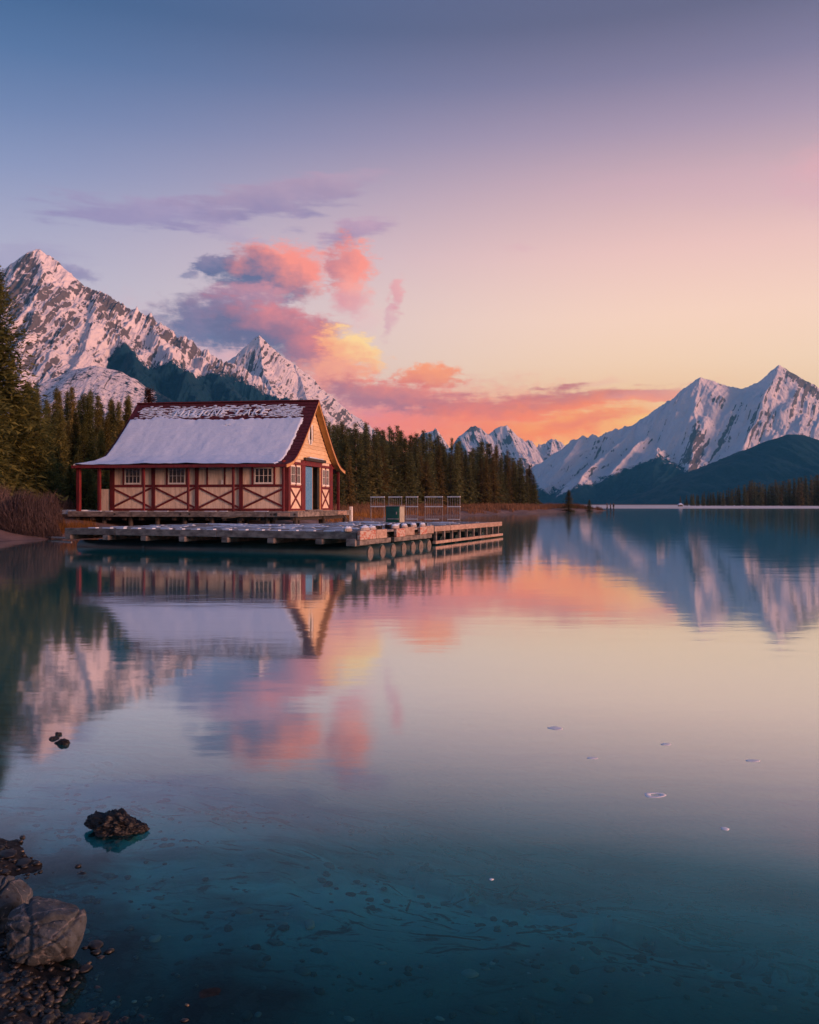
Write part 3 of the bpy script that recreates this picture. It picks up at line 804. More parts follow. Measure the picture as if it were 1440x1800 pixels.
# ------------------------------------------------------------------ conifers
def conifer_meshes(seed, h, Rm, nb, clumps, size, base=.06, tip=.75, ragged=.3, gap=.0, mat='needles_mid', lump=0.0):
    g = np.random.default_rng(seed)
    t = base + (1 - base) * np.sort(g.random(nb)) ** .92
    t = np.clip(t, base, .985)
    azb = np.arange(nb) * 2.399963 + g.normal(0, .5, nb)
    bulge = 1 + lump * np.sin(t * 19 + g.random() * 6) + lump * np.sin(azb * 2 + t * 9 + g.random() * 6)
    L = Rm * np.clip((1 - t) ** tip, .03, 1) * (1 - ragged + ragged * 1.7 * g.random(nb)) * bulge * np.clip((t - base) / .10 + .55, 0, 1) + .06
    if gap:
        L *= np.where(g.random(nb) < gap, .35, 1)
    rise = -.32 + .75 * t + g.normal(0, .08, nb)                       # lower branches droop, upper ones rise
    btint = np.clip(.42 + g.normal(0, .20, nb), 0, 1)
    b = np.repeat(np.arange(nb), clumps)
    s = np.tile(np.linspace(.16, 1.0, clumps), nb) + g.normal(0, .05, nb * clumps)
    n = len(b)
    cx = np.cos(azb[b]) * L[b] * s
    cyy = np.sin(azb[b]) * L[b] * s
    cz = t[b] * h + rise[b] * L[b] * s - .16 * L[b] * s ** 2
    V, F, T = [], [], []
    k = 3
    for q in range(k):
        dirx = np.cos(azb[b] + g.normal(0, .75, n)); diry = np.sin(azb[b] + g.normal(0, .75, n))
        dirz = rise[b] * .6 + g.normal(-.10, .35, n)
        ln = size * (.65 + .7 * g.random(n)) * (1.12 - .82 * t[b])
        wd = ln * (.34 + .25 * g.random(n))
        sxx, syy, szz = -diry, dirx, g.normal(0, .55, n)
        c = np.stack([cx, cyy, cz], 1) + g.normal(0, size * .26, (n, 3))
        d = np.stack([dirx, diry, dirz], 1); d /= np.linalg.norm(d, axis=1)[:, None]
        sd = np.stack([sxx, syy, szz], 1); sd /= np.linalg.norm(sd, axis=1)[:, None]
        p0 = c - d * ln[:, None] * .45 - sd * wd[:, None] * .35
        p1 = c - d * ln[:, None] * .30 + sd * wd[:, None] * .5
        p2 = c + d * ln[:, None] * .62
        o = q * n * 3
        V.append(np.stack([p0, p1, p2], 1).reshape(-1, 3))
        F.append(np.arange(n * 3).reshape(-1, 3) + o)
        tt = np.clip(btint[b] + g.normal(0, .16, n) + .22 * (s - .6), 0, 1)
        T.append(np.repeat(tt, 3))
    # leader at the top
    crown = np_mesh('crown', np.concatenate(V), np.concatenate(F), False, {'tint': np.concatenate(T)}, [M[mat]])
    mb = MB()
    mb.tube([(0, 0, -.5), (0, 0, h * .45), (.02, 0, h * .98)], .018 * h + .02, 7, .02)
    for i in range(0, nb, max(1, nb // 16)):
        e = (math.cos(azb[i]) * L[i] * .8, math.sin(azb[i]) * L[i] * .8, t[i] * h + rise[i] * L[i] * .8 - .1 * L[i])
        mb.tube([(0, 0, t[i] * h), e], .004 * h * (1 - t[i]) + .006, 4, .004, caps=False)
    tm = bpy.data.meshes.new('trunk')
    tm.from_pydata(mb.v, [], mb.f)
    tm.materials.append(M['bark'])
    return crown, tm, h
def plant_tree(proto, x, y, height, spread, rot, label, group=None, name='spruce_tree', z=None, cat='tree'):
    crown, trunk, h0 = proto
    root = empty(name, (x, y, (gz(x, y) if z is None else z) - .05))
    root.rotation_euler = (random.gauss(0, .012), random.gauss(0, .012), rot)
    sz = height / h0
    root.scale = (sz * spread, sz * spread, sz)
    for nm, me in (('trunk', trunk), ('crown', crown)):
        c = bpy.data.objects.new(nm, me)
        COL.objects.link(c)
        c.parent = root
    tag(root, label, cat, group)
    return root
mid_p = [conifer_meshes(500 + i, 11, r, nb, 7, .55, base=.05, tip=tp, ragged=.34, mat='needles_mid', lump=.10) for i, (r, nb, tp) in enumerate([(1.75, 170, .85), (1.5, 160, .75), (2.0, 180, .95), (1.35, 150, .7), (1.7, 165, 1.0), (1.55, 150, .8)])]
near_p = [conifer_meshes(600 + i, 10, r, nb, 9, .50, base=.02, tip=tp, ragged=.32, mat='needles_near', lump=.13) for i, (r, nb, tp) in enumerate([(2.6, 290, .88), (2.2, 260, .95), (2.8, 300, .8), (2.0, 250, 1.05)])]
big_p = conifer_meshes(650, 14, 3.1, 520, 12, .55, base=.02, tip=.68, ragged=.42, mat='needles_near', lump=.12)
far_p = [conifer_meshes(700 + i, 12, r, 70, 4, 1.0, base=.04, tip=.8, ragged=.35, mat='needles_far') for i, r in enumerate([1.6, 1.9, 1.4, 1.75])]
red_p = conifer_meshes(750, 10, 1.9, 240, 8, .5, tip=.9, mat='needles_red', lump=.1)

tr = random.Random(5)
# dense wood along the shore beyond the dock
sk_u = [560, 590, 612, 640, 655, 680, 705, 730, 755, 790, 820, 850, 868, 900, 925, 945]
sk_v = [742, 740, 752, 745, 752, 756, 752, 762, 768, 775, 776, 782, 788, 805, 818, 838]
fd_u = [560, 640, 720, 800, 880, 945]
fd_d = [92, 104, 124, 148, 180, 212]
mid_spots = []
for i in range(58):                                # the front row, its skirts down to the brush
    u = 572 + (942 - 572) * (i + tr.uniform(.1, .9)) / 58
    D = np.interp(u, fd_u, fd_d) + tr.uniform(0, 7)
    v = np.interp(u, sk_u, sk_v) + tr.uniform(8, 46) * (1 - .6 * (u > 905))
    mid_spots.append((u, v, D, 'bushy dark spruce fronting the dense wood, its skirt in the russet brush'))
for i in range(92):                                # the taller rows behind
    u = 566 + (938 - 566) * (i + tr.uniform(0, 1)) / 92
    D = np.interp(u, fd_u, fd_d) + tr.uniform(9, 46)
    v = np.interp(u, sk_u, sk_v) + tr.choice([0, 0, 5, 12, 20]) + tr.uniform(-7, 9)
    mid_spots.append((u, v, D, 'slim dark spruce whose spire stands in the upper skyline of the dense wood'))
for u, v, D, lab in mid_spots:
    x, y, zt = P(u, v, D)
    g0 = gz(x, y)
    hgt = zt - g0
    if hgt < 3: continue
    plant_tree(tr.choice(mid_p), x, y, hgt * 1.02, tr.uniform(.85, 1.5) * min(1.5, max(1.0, 10 / hgt)), tr.uniform(0, 6.28),
               lab, 'spruces of the dense wood beyond the dock')
# bushy conifers on the bank at the left
lk_u = [-40, 55, 70, 84, 106, 120, 134, 148, 161, 172, 184, 196, 205, 223, 236, 262, 300, 600]
lk_v = [640, 668, 688, 694, 674, 688, 680, 690, 668, 690, 696, 690, 696, 684, 716, 724, 728, 740]
left_n = 0
for i, (n, u0, u1, dd, dv) in enumerate([(15, -30, 235, (52, 60), (60, 140)), (17, 20, 245, (61, 70), (14, 70)), (20, 40, 250, (71, 84), (-3, 22))]):
    for k in range(n):
        u = u0 + (u1 - u0) * (k + tr.uniform(.15, .85)) / n
        D = tr.uniform(*dd)
        v = np.interp(u, lk_u, lk_v) + tr.uniform(*dv)
        x, y, zt = P(u, v, D)
        hgt = zt - gz(x, y)
        plant_tree(tr.choice(near_p if i < 2 else near_p[:2] + near_p[3:]), x, y, hgt, tr.uniform(.8, 1.1) * (1.15 if i == 0 else 1.0) * (.8 if i == 2 else 1), tr.uniform(0, 6.28),
                   ('bushy olive conifer at the front of the wood above the leafless shrub', 'olive green conifer in the middle of the wood by the boathouse', 'slender conifer at the back of the wood, its tip against the snowy foothill')[i], 'olive conifers on the bank by the boathouse')
for u, v, D in [(300, 800, 70), (360, 790, 74), (430, 790, 78), (500, 775, 84), (560, 758, 88), (575, 752, 92), (592, 790, 84), (612, 800, 90)]:
    x, y, zt = P(u, v, D)
    plant_tree(tr.choice(mid_p), x, y, zt - gz(x, y), 1.2, tr.uniform(0, 6.28), 'dark spruce of the dense wood standing close behind the boathouse', 'spruces of the dense wood beyond the dock')
x, y, zt = P(-14, 468, 47)
plant_tree(big_p, x, y, zt - gz(x, y), 1.05, .6, 'tallest conifer, a broad dark one cut by the picture edge beside the pyramid peak', name='spruce_tree')
for u, v, D, sp in ((-34, 640, 43, 1.1), (22, 668, 49, 1.15), (60, 690, 50, 1.0)):
    x, y, zt = P(u, v, D)
    plant_tree(near_p[2], x, y, zt - gz(x, y), sp, u * .1, 'olive green conifer in the wood between the boathouse and the leafless shrub', 'olive conifers on the bank by the boathouse')
x, y, zt = P(262, 683, 78)
plant_tree(red_p, x, y, zt - gz(x, y), 1.3, .4, 'reddish brown conifer whose tip shows above the snowy roof')
# far wood across the lake
fk_u = [1200, 1212, 1232, 1262, 1290, 1306, 1322, 1340, 1380, 1412, 1440, 1520]
fk_v = [874, 868, 866, 863, 857, 853, 842, 850, 843, 840, 835, 828]
for row, (n, d0, d1, dv0, dv1) in enumerate([(46, 430, 450, 4, 14), (52, 455, 480, 0, 8), (50, 485, 520, -3, 3)]):
    for k in range(n):
        u = 1204 + (1510 - 1204) * (k + tr.uniform(0, 1)) / n
        D = tr.uniform(d0, d1)
        v = np.interp(u, fk_u, fk_v) + tr.uniform(dv0, dv1)
        x, y, zt = P(u, v, D)
        z0 = gz(x, y)
        plant_tree(tr.choice(far_p), x, y, zt - z0, tr.uniform(.85, 1.2), tr.uniform(0, 6.28), ('small dark spruce at the shore edge of the far wood across the lake', 'small dark spruce in the middle of the far wood across the lake', 'spruce at the back of the far wood, its tip against the forested hill')[row], 'spruces of the far wood across the lake', z=z0)
for u, v, D, lab, sp in [(1000, 861, 168, 'lone dark spruce standing on the grassy point', 2.1), (1036, 878, 178, 'waist high little spruce near the tip of the grassy point', 2.3),
                         (1196, 872, 415, 'thin spruce rising beside the tiny white roofed cabin', 1.0), (1219, 870, 425, 'small pale spruce at the end of the far wood, next to the cabin', .9)]:
    x, y, zt = P(u, v, D)
    plant_tree(mid_p[2] if D < 300 else far_p[1], x, y, zt - gz(x, y), sp, 1.0, lab)

# ------------------------------------------------------------------ shrubs, dry grass, brush
def blades(name, pts, hts, mat, seed, width=.012, lean=.35, kinked=False, tint=(.2, .9)):
    """thin upright stems as slim triangles"""
    g = np.random.default_rng(seed)
    pts = np.asarray(pts, float); n = len(pts)
    a = g.random(n) * 6.283
    ln = np.abs(g.normal(0, lean, n))
    tipv = pts + np.stack([np.cos(a) * ln * hts, np.sin(a) * ln * hts, hts * np.sqrt(np.clip(1 - ln ** 2 * .5, .3, 1))], 1)
    wa = g.random(n) * 6.283
    w = np.stack([np.cos(wa), np.sin(wa), np.zeros(n)], 1) * (width * (.6 + .8 * g.random(n)))[:, None]
    V = np.stack([pts - w, pts + w, tipv], 1).reshape(-1, 3)
    T = np.repeat(g.uniform(tint[0], tint[1], n), 3)
    return np_mesh(name, V, np.arange(3 * n).reshape(-1, 3), False, {'tint': T}, [M[mat]])
def shrub(u, v_top, D, halfw, label, seed, mat='twig', n=5200, deep=1.0):
    cx_, cy_, zt = P(u, v_top, D)
    z0 = gz(cx_, cy_)
    hh = zt - z0
    g = np.random.default_rng(seed)
    r = np.sqrt(g.random(n)) ; th = g.random(n) * 6.283
    px, py = cx_ + r * np.cos(th) * halfw, cy_ + r * np.sin(th) * deep
    dome = hh * np.clip(1.05 - .92 * r ** 2.4, .12, 1) * (.85 + .3 * fbm(px * 1.3, py * 1.3, seed=seed, octs=3))
    z = ground_h(px, py) - .05
    s = g.random(n) ** .55
    low = g.random(n) < .3
    start = np.where(low, 0, dome * s * .78)
    ht = np.where(low, dome * g.uniform(.5, 1.0, n), dome * g.uniform(.14, .34, n))
    me = blades('shrub', np.stack([px, py, z + start], 1) - np.array([cx_, cy_, z0]), ht, mat, seed, .010, .62)
    o = bpy.data.objects.new('leafless_shrub', me)
    o.location = (cx_, cy_, z0)
    COL.objects.link(o)
    tag(o, label, 'shrub')
shrub(46, 858, 37.5, 1.55, 'dense purple brown leafless shrub by the water with orange grass at its foot', 31, n=9000)
shrub(-12, 846, 40, 1.3, 'taller leafless shrub cut by the picture edge', 32, n=6000)
shrub(84, 862, 40.5, .75, 'smaller rounded leafless shrub with pale twig tips on the boathouse side of the dense one', 33, mat='twig', n=4000)
shrub(106, 868, 50, 1.0, 'pale pinkish thicket growing behind the snowy walkway', 34, mat='twig_pale', n=4500)
shrub(170, 874, 73, 2.2, 'pale pinkish thicket growing behind the verandah posts', 35, mat='twig_pale', n=4500)
shrub(70, 852, 52, 1.9, 'pale thicket in front of the conifers, above the dense shrub', 36, mat='twig_pale', n=4500)
def scatter_line(pts, widths, n, seed):
    g = np.random.default_rng(seed)
    pts = np.asarray(pts, float)
    seg = np.hypot(*np.diff(pts, axis=0).T)
    c = np.concatenate([[0], np.cumsum(seg)])
    q = g.random(n) * c[-1]
    x, y = np.interp(q, c, pts[:, 0]), np.interp(q, c, pts[:, 1])
    i = np.clip(np.searchsorted(c, q) - 1, 0, len(seg) - 1)
    d = np.diff(pts, axis=0)[i] / seg[i][:, None]
    off = g.uniform(widths[0], widths[1], n)
    return x - d[:, 1] * off, y + d[:, 0] * off
def strip(name, label, pts, widths, n, hmin, hmax, mat, seed, width, clump=.25, lean=.35):
    x, y = scatter_line(pts, widths, n, seed)
    keep = fbm(x * clump, y * clump, seed=seed, octs=3) > .40
    z = ground_h(x, y)
    keep &= z > .12
    x, y, z = x[keep], y[keep], z[keep]
    g = np.random.default_rng(seed + 1)
    ht = g.uniform(hmin, hmax, len(x)) * (.5 + fbm(x * clump * 2, y * clump * 2, seed=seed + 2, octs=3))
    me = blades(name, np.stack([x, y, z - .03], 1), ht, mat, seed + 3, width, lean)
    o = bpy.data.objects.new(name, me)
    COL.objects.link(o)
    tag(o, label, kind='stuff')
strip('dry_grass', 'orange dry grass at the foot of the leafless shrubs', [(-17.4, 35.6), (-15.9, 37.6), (-15.4, 39.6), (-15.4, 43)], (-.5, .9), 3800, .18, .50, 'straw', 41, .012)
strip('brush', 'russet brush along the edge of the spruce wood', [(-7, 66), (-3.6, 78), (-1.0, 92), (5.5, 108), (15, 134), (28, 170), (38.5, 190)], (-.6, 9), 26000, .35, .95, 'brush', 51, .035, .12)
strip('dry_grass', 'orange dry grass fringe by the gravel bank beyond the boathouse', [(-5, 60), (-3.4, 72), (-2.2, 86), (3.0, 103)], (-.4, 2.2), 5000, .2, .55, 'straw', 61, .02, .2)
strip('brush', 'low russet brush at the tip of the grassy point', [(30, 172), (40, 189), (43.4, 195)], (-1.0, 5), 6000, .3, .9, 'brush', 71, .04, .15)

# ------------------------------------------------------------------ boathouse (a runs along the lake wall, b into the house)
HW0 = Vector((-6.58, 46.15, 0))
E1, E2 = Vector((.99, -.139, 0)), Vector((.225, .974, 0))
DECK = 1.13
def HP(a, b, z):
    return HW0 + E1 * a + E2 * b + Vector((0, 0, z))
def hbox(mb, a0, a1, b0, b1, z0, z1):
    return mb.hexa([HP(a0, b0, z0), HP(a1, b0, z0), HP(a1, b1, z0), HP(a0, b1, z0), HP(a0, b0, z1), HP(a1, b0, z1), HP(a1, b1, z1), HP(a0, b1, z1)])
def hpart(name, mat, parent, *box, bevel=0.0):
    return hbox(MB(), *box).build(name, M[mat], parent, bevel)
house = empty('boathouse', HP(-5, 3.7, DECK))
tag(house, 'half timbered boathouse with steep snow covered red roof above the dock', 'boathouse')
WL, WD, EAVE = 10.2, 7.55, 3.78       # wall length, depth, top of the wall
BAYS = [0.0, -2.62, -5.14, -7.66, -10.2]

def wall_with_holes(u0, u1, z0, z1, holes):
    """rectangles of wall left over around openings"""
    us = sorted({u0, u1, *[h[0] for h in holes], *[h[1] for h in holes]})
    out = []
    for a, b in zip(us[:-1], us[1:]):
        zs = [z0]
        for h in sorted(holes, key=lambda q: q[2]):
            if h[0] <= a + 1e-6 and h[1] >= b - 1e-6:
                zs += [h[2], h[3]]
        zs.append(z1)
        out += [(a, b, zs[i], zs[i + 1]) for i in range(0, len(zs), 2) if zs[i + 1] - zs[i] > .01]
    return out
# lake wall
RAIL_Z = 2.52
win_lake = [(-9.32, -8.42), (-6.78, -5.84), (-1.86, -.86)]
WZ0, WZ1 = 2.66, 3.48
holes = [(a0, a1, WZ0, WZ1) for a0, a1 in win_lake]
mb = MB()
for a0, a1, z0, z1 in wall_with_holes(-WL, 0, DECK, EAVE, holes):
    hbox(mb, a0, a1, 0, .12, z0, z1)
lake_wall = mb.build('wall', M['cream'], house)
T0, T1 = -.045, 0.002
for a in BAYS:
    w = .13 if a in (0.0, -WL) else .10
    a_ = min(max(a, -WL + w), -w)
    hpart('post', 'red', lake_wall, a_ - w, a_ + w, T0 - .012, T1, DECK + .02, EAVE - .02)
for a0, a1 in zip(BAYS[1:], BAYS[:-1]):
    hpart('rail', 'red', lake_wall, a0 + .11, a1 - .11, T0, T1, RAIL_Z - .07, RAIL_Z + .07)
    hpart('rail', 'red', lake_wall, a0 + .11, a1 - .11, T0, T1, DECK + .02, DECK + .15)
    for flip in (0, 1):
        za, zb = (DECK + .17, RAIL_Z - .09) if flip else (RAIL_Z - .09, DECK + .17)
        mb = MB()
        off = -.024 - .006 * flip
        mb.bar(HP(a0 + .14, off, za + (.03 if flip else -.03)), HP(a1 - .14, off, zb + (-.03 if flip else .03)), .034, .10)
        mb.build('brace', M['red'], lake_wall)
for a in (-9.42, -6.88, -5.72, -4.55, -3.55, -1.98, -.74, -8.30):
    hpart('stud', 'red', lake_wall, a - .045, a + .045, T0 + .008, T1, RAIL_Z + .07, EAVE - .03)
hpart('notice_plate', 'white', lake_wall, -3.72, -3.62, -.06, -.046, RAIL_Z + .09, RAIL_Z + .33)
def window_unit(p0, p1, z0, z1, cols, rows, out, parent, fw=.035):
    """p0, p1: the ends of the opening as (x, y) vectors; out: unit vector pointing outdoors"""
    d = (p1 - p0)
    L = d.length
    d = d.normalized()
    def q(s, o, z): return Vector((p0.x, p0.y, 0)) + d * s + out * o + Vector((0, 0, z))
    def bx(mb, s0, s1, o0, o1, za, zb):
        mb.hexa([q(s0, o1, za), q(s1, o1, za), q(s1, o0, za), q(s0, o0, za), q(s0, o1, zb), q(s1, o1, zb), q(s1, o0, zb), q(s0, o0, zb)])
    mb = MB()
    bx(mb, 0, L, -.03, .035, z0, z0 + fw); bx(mb, 0, L, -.03, .035, z1 - fw, z1)
    bx(mb, 0, fw, -.03, .033, z0 + fw, z1 - fw); bx(mb, L - fw, L, -.03, .033, z0 + fw, z1 - fw)
    fr = mb.build('window', M['white'], parent)
    mb = MB()
    bx(mb, fw, L - fw, -.012, -.006, z0 + fw, z1 - fw)
    mb.build('pane', M['glass'], fr)
    mb = MB()
    for i in range(1, cols):
        s = L * i / cols
        bx(mb, s - .010, s + .010, -.005, .018, z0 + fw, z1 - fw)
    for i in range(1, rows):
        z = z0 + (z1 - z0) * i / rows
        bx(mb, fw, L - fw, -.004, .020, z - .010, z + .010)
    mb.build('muntin', M['white'], fr)
    mb = MB()
    bx(mb, -.03, L + .03, -.03, .06, z0 - .05, z0)
    mb.build('sill', M['white'], fr)
    return fr
n_lake = Vector((-E1.y, E1.x, 0)) * -1
n_gable = Vector((E2.y, -E2.x, 0)).normalized()
for a0, a1 in win_lake:
    window_unit(HP(a0, 0, 0), HP(a1, 0, 0), WZ0, WZ1, 4, 2, n_lake, house)
# gable wall facing the sunset
gw = [(.40, 1.05), (1.22, 1.88), (5.72, 6.22), (6.38, 6.92)]
GZ0, GZ1 = 2.66, 3.62
DOOR = (2.66, 5.20, DECK, 3.72)
mb = MB()
for b0, b1, z0, z1 in wall_with_holes(.12, WD - .12, DECK, 4.02, [(b0, b1, GZ0, GZ1) for b0, b1 in gw] + [DOOR]):
    hbox(mb, -.12, 0, b0, b1, z0, z1)
gable_wall = mb.build('wall', M['cream'], house)
def gtim(name, b0, b1, z0, z1, out=.05, mat='red'):
    return hpart(name, mat, gable_wall, -.002, out, b0, b1, z0, z1)
for b0, b1 in ((-.05, .28), (2.02, 2.62), (5.24, 5.52), (7.05, 7.6)):
    gtim('post', b0, b1, DECK + .02, 4.0, .062)
for b0, b1 in ((.28, 2.02), (5.52, 7.05)):
    gtim('rail', b0, b1, 2.42, 2.56)
    gtim('rail', b0, b1, DECK + .02, DECK + .14)
    gtim('rail', b0, b1, 3.70, 3.80)
    mid = (b0 + b1) / 2
    gtim('stud', mid - .06, mid + .06, 2.56, 3.70)
    for flip in (0, 1):
        za, zb = (DECK + .16, 2.40) if flip else (2.40, DECK + .16)
        off = .022 + .006 * flip
        MB().bar(HP(off, b0 + .04, za), HP(off, b1 - .04, zb), .034, .11).build('brace', M['red'], gable_wall)
for b0, b1 in gw:
    window_unit(HP(0, b0, 0), HP(0, b1, 0), GZ0, GZ1, 3, 2, n_gable, house, .04)
# doorway: a blue leaf standing shut, its twin folded in, ochre jamb
blue = hpart('door', 'blue_door', house, -.07, -.02, 2.68, 3.98, DECK + .03, 3.66)
for k in range(4):
    hpart('door_board', 'blue_door', blue, -.018, -.006, 2.72 + k * .315, 2.72 + k * .315 + .295, DECK + .06, 3.62)
hpart('door', 'soffit', house, -1.1, -.02, 4.02, 4.08, DECK + .03, 3.66)
hpart('doorpost', 'trim', house, .0, .075, 5.12, 5.23, DECK + .02, 3.9, bevel=.01)
hpart('lintel', 'red', gable_wall, -.01, .08, 2.62, 5.24, 3.74, 4.0)
hpart('threshold', 'beam', house, .003, .22, 2.66, 5.2, DECK + .005, DECK + .06)
# the two walls away from the water, and the floor
mb = MB()
hbox(mb, -WL, 0, WD - .12, WD, DECK, EAVE)
mb.build('wall', M['cream'], house)
mb = MB()
hbox(mb, -WL, -WL + .12, .12, WD - .12, DECK, 4.0)
end_wall = mb.build('wall', M['cream'], house)
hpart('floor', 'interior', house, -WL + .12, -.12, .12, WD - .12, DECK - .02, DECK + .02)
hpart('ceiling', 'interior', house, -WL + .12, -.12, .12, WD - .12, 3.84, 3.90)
# roof with flared eaves
prof = [(-1.36, 3.62), (-.9, 3.70), (-.4, 3.84), (.14, 4.12), (.62, 4.48), (1.2, 4.96), (2.2, 5.92), (3.0, 6.74), (3.775, 7.55)]
prof = [(b, z) for b, z in prof]
RIDGE_B = 3.775
full = prof + [(2 * RIDGE_B - b, z) for b, z in prof[:-1][::-1]]
def roof_z(b):
    bb = b if b <= RIDGE_B else 2 * RIDGE_B - b
    return float(np.interp(bb, [p[0] for p in prof], [p[1] for p in prof]))
def roof_n(b):
    e = .03
    s = (roof_z(b + e) - roof_z(b - e)) / (2 * e)
    n = Vector((0, -s, 1)).normalized()
    return n.y, n.z                       # along b and z
AR, AL = .42, -10.7
SK = -11.62                               # foot of the skirt roof over the end verandah
def a_left(b):
    bb = min(b, 2 * RIDGE_B - b)
    return AL + (SK - AL) * float(np.clip((.14 - bb) / 1.5, 0, 1)) ** 1.0
th = .11
mb = MB()
vs = []
for (b, z) in full:
    l = a_left(b)
    vs += [HP(l, b, z), HP(AR, b, z), HP(l, b, z - th), HP(AR, b, z - th)]
fs = []
for i in range(len(full) - 1):
    o, p = 4 * i, 4 * (i + 1)
    fs += [(o, o + 1, p + 1, p), (o + 2, p + 2, p + 3, o + 3), (o + 1, o + 3, p + 3, p + 1), (o, p, p + 2, o + 2)]
e = 4 * (len(full) - 1)
fs += [(0, 2, 3, 1), (e, e + 1, e + 3, e + 2)]
roof = mb.add(vs, fs).build('roof', M['roof_red'], house)
# skirt roof round the far end
mb = MB()
bl, bh = .14, 2 * RIDGE_B - .14
mb.hexa([HP(SK, -1.36, 3.50), HP(AL, bl, 3.98), HP(AL, bh, 3.98), HP(SK, 2 * RIDGE_B + 1.36, 3.50), HP(SK, -1.36, 3.60), HP(AL, bl, 4.10), HP(AL, bh, 4.10), HP(SK, 2 * RIDGE_B + 1.36, 3.60)])
mb.build('skirt_roof', M['roof_red'], house)
# gable over the skirt at the far end
mb = MB()
g = [HP(-WL + .02, b, z - .13) for b, z in full if z > 4.0]
g2 = [p + E1 * .1 for p in g]
k = len(g)
mb.add(g + g2, [tuple(range(k)), tuple(range(2 * k - 1, k - 1, -1))] + [(i, i + k, (i + 1) % k + k, (i + 1) % k) for i in range(k)])
mb.build('gable', M['siding'], house)
# ridge cap, eave fascia
MB().bar(HP(AL - .02, RIDGE_B, 7.565), HP(AR + .02, RIDGE_B, 7.565), .26, .07).build('ridge_cap', M['roof_red'], roof)
hpart('fascia', 'red', roof, SK, AR, -1.395, -1.362, 3.47, 3.625)
hpart('fascia', 'red', roof, SK, AR, 8.912, 8.945, 3.47, 3.625)
# shingle courses: thin laths down the bare strip by the gable edge and along the ridge
for i, b in enumerate(np.linspace(-1.2, 3.6, 26)):
    ny, nz = roof_n(b)
    p0, p1 = HP(AR - .95 if b < 2.6 else AL + .3, b + ny * .006, roof_z(b) + .012), HP(AR - .004, b + ny * .006, roof_z(b) + .012)
    MB().bar(p0, p1, .20, .022, up=E2 * ny + Vector((0, 0, nz))).build('shingle', M['roof_red'], roof)
# barge boards on the gable rakes and the soffit behind
def rake_board(name, mat, a0, a1, side, drop0, drop1, lo=0, hi=9):
    pts = prof[lo:hi]
    mb = MB()
    vs = []
    for b, z in pts:
        bb = b if side < 0 else 2 * RIDGE_B - b
        vs += [HP(a0, bb, z - drop0), HP(a1, bb, z - drop0), HP(a0, bb, z - drop1), HP(a1, bb, z - drop1)]
    fs = []
    for i in range(len(pts) - 1):
        o, p = 4 * i, 4 * i + 4
        fs += [(o, o + 1, p + 1, p), (o + 2, p + 2, p + 3, o + 3), (o + 1, o + 3, p + 3, p + 1), (o, p, p + 2, o + 2)]
    e = 4 * (len(pts) - 1)
    fs += [(0, 2, 3, 1), (e, e + 1, e + 3, e + 2)]
    return mb.add(vs, fs).build(name, M[mat], roof)
for sd in (-1, 1):
    rake_board('barge_board', 'trim', AR + .004, AR + .04, sd, .01, .17)
    rake_board('soffit', 'soffit', .10, AR - .01, sd, th + .004, th + .03)
    rake_board('barge_board', 'red', AL - .04, AL - .004, sd, .01, .17, 3)
    rake_board('verge_strip', 'red', AR + .004, AR + .055, sd, -.035, .008)
# lapped boards of the gable
def half_w(z):
    bs, zs = [p[0] for p in prof], [p[1] - th - .05 for p in prof]
    return RIDGE_B - float(np.interp(z, zs, bs))
board_h = .232
z = 4.03
while z < 7.22:
    z1 = min(z + board_h, 7.34)
    w0, w1 = min(half_w(z), 3.62), min(half_w(z1), 3.62)
    mb = MB()
    mb.hexa([HP(-.02, RIDGE_B - w0, z), HP(.055, RIDGE_B - w0, z), HP(.055, RIDGE_B + w0, z), HP(-.02, RIDGE_B + w0, z),
             HP(-.02, RIDGE_B - w1, z1), HP(.022, RIDGE_B - w1, z1), HP(.022, RIDGE_B + w1, z1), HP(-.02, RIDGE_B + w1, z1)])
    mb.build('siding_board', M['siding'], house)
    z = z1 - .004
# slender gable window with a pointed carved ornament
gwin = MB()
cb = 3.42
for s in (-1, 1):
    gwin.hexa([HP(.03, cb + s * .30 - .10, 5.25), HP(.09, cb + s * .30 - .10, 5.25), HP(.09, cb + s * .30 + .10, 5.25), HP(.03, cb + s * .30 + .10, 5.25),
               HP(.03, cb + s * .20 - .13, 6.15), HP(.09, cb + s * .20 - .13, 6.15), HP(.09, cb + s * .20 + .13, 6.15), HP(.03, cb + s * .20 + .13, 6.15)])
gwin.hexa([HP(.03, cb - .22, 4.95), HP(.085, cb - .22, 4.95), HP(.085, cb + .22, 4.95), HP(.03, cb + .22, 4.95), HP(.03, cb - .36, 5.249), HP(.085, cb - .36, 5.249), HP(.085, cb + .36, 5.249), HP(.03, cb + .36, 5.249)])
orn = gwin.build('gable_window', M['white'], house)
hpart('pane', 'glass', orn, .04, .048, cb - .12, cb + .12, 5.26, 6.12)
hpart('shutter', 'dark_wood', orn, .028, .10, cb - .065, cb + .065, 4.98, 6.2)
hpart('shutter', 'dark_wood', orn, .028, .098, cb + .34, cb + .42, 5.2, 6.1)
# board sign over the doorway with snow on it
sign = hpart('sign_board', 'dark_wood', house, .085, .20, 2.3, 5.9, 3.99, 4.17, bevel=.02)
mb = MB()
for i in range(9):
    b = 3.0 + i * .27
    hbox(mb, .09, .19, b, b + .24, 4.171, 4.171 + .03 + .04 * tr.random())
mb.build('snow', M['snow'], sign)
MB().bar(HP(.05, -.9, 3.78), HP(.05, 8.45, 3.78), .10, .14).build('tie_beam', M['red'], house)
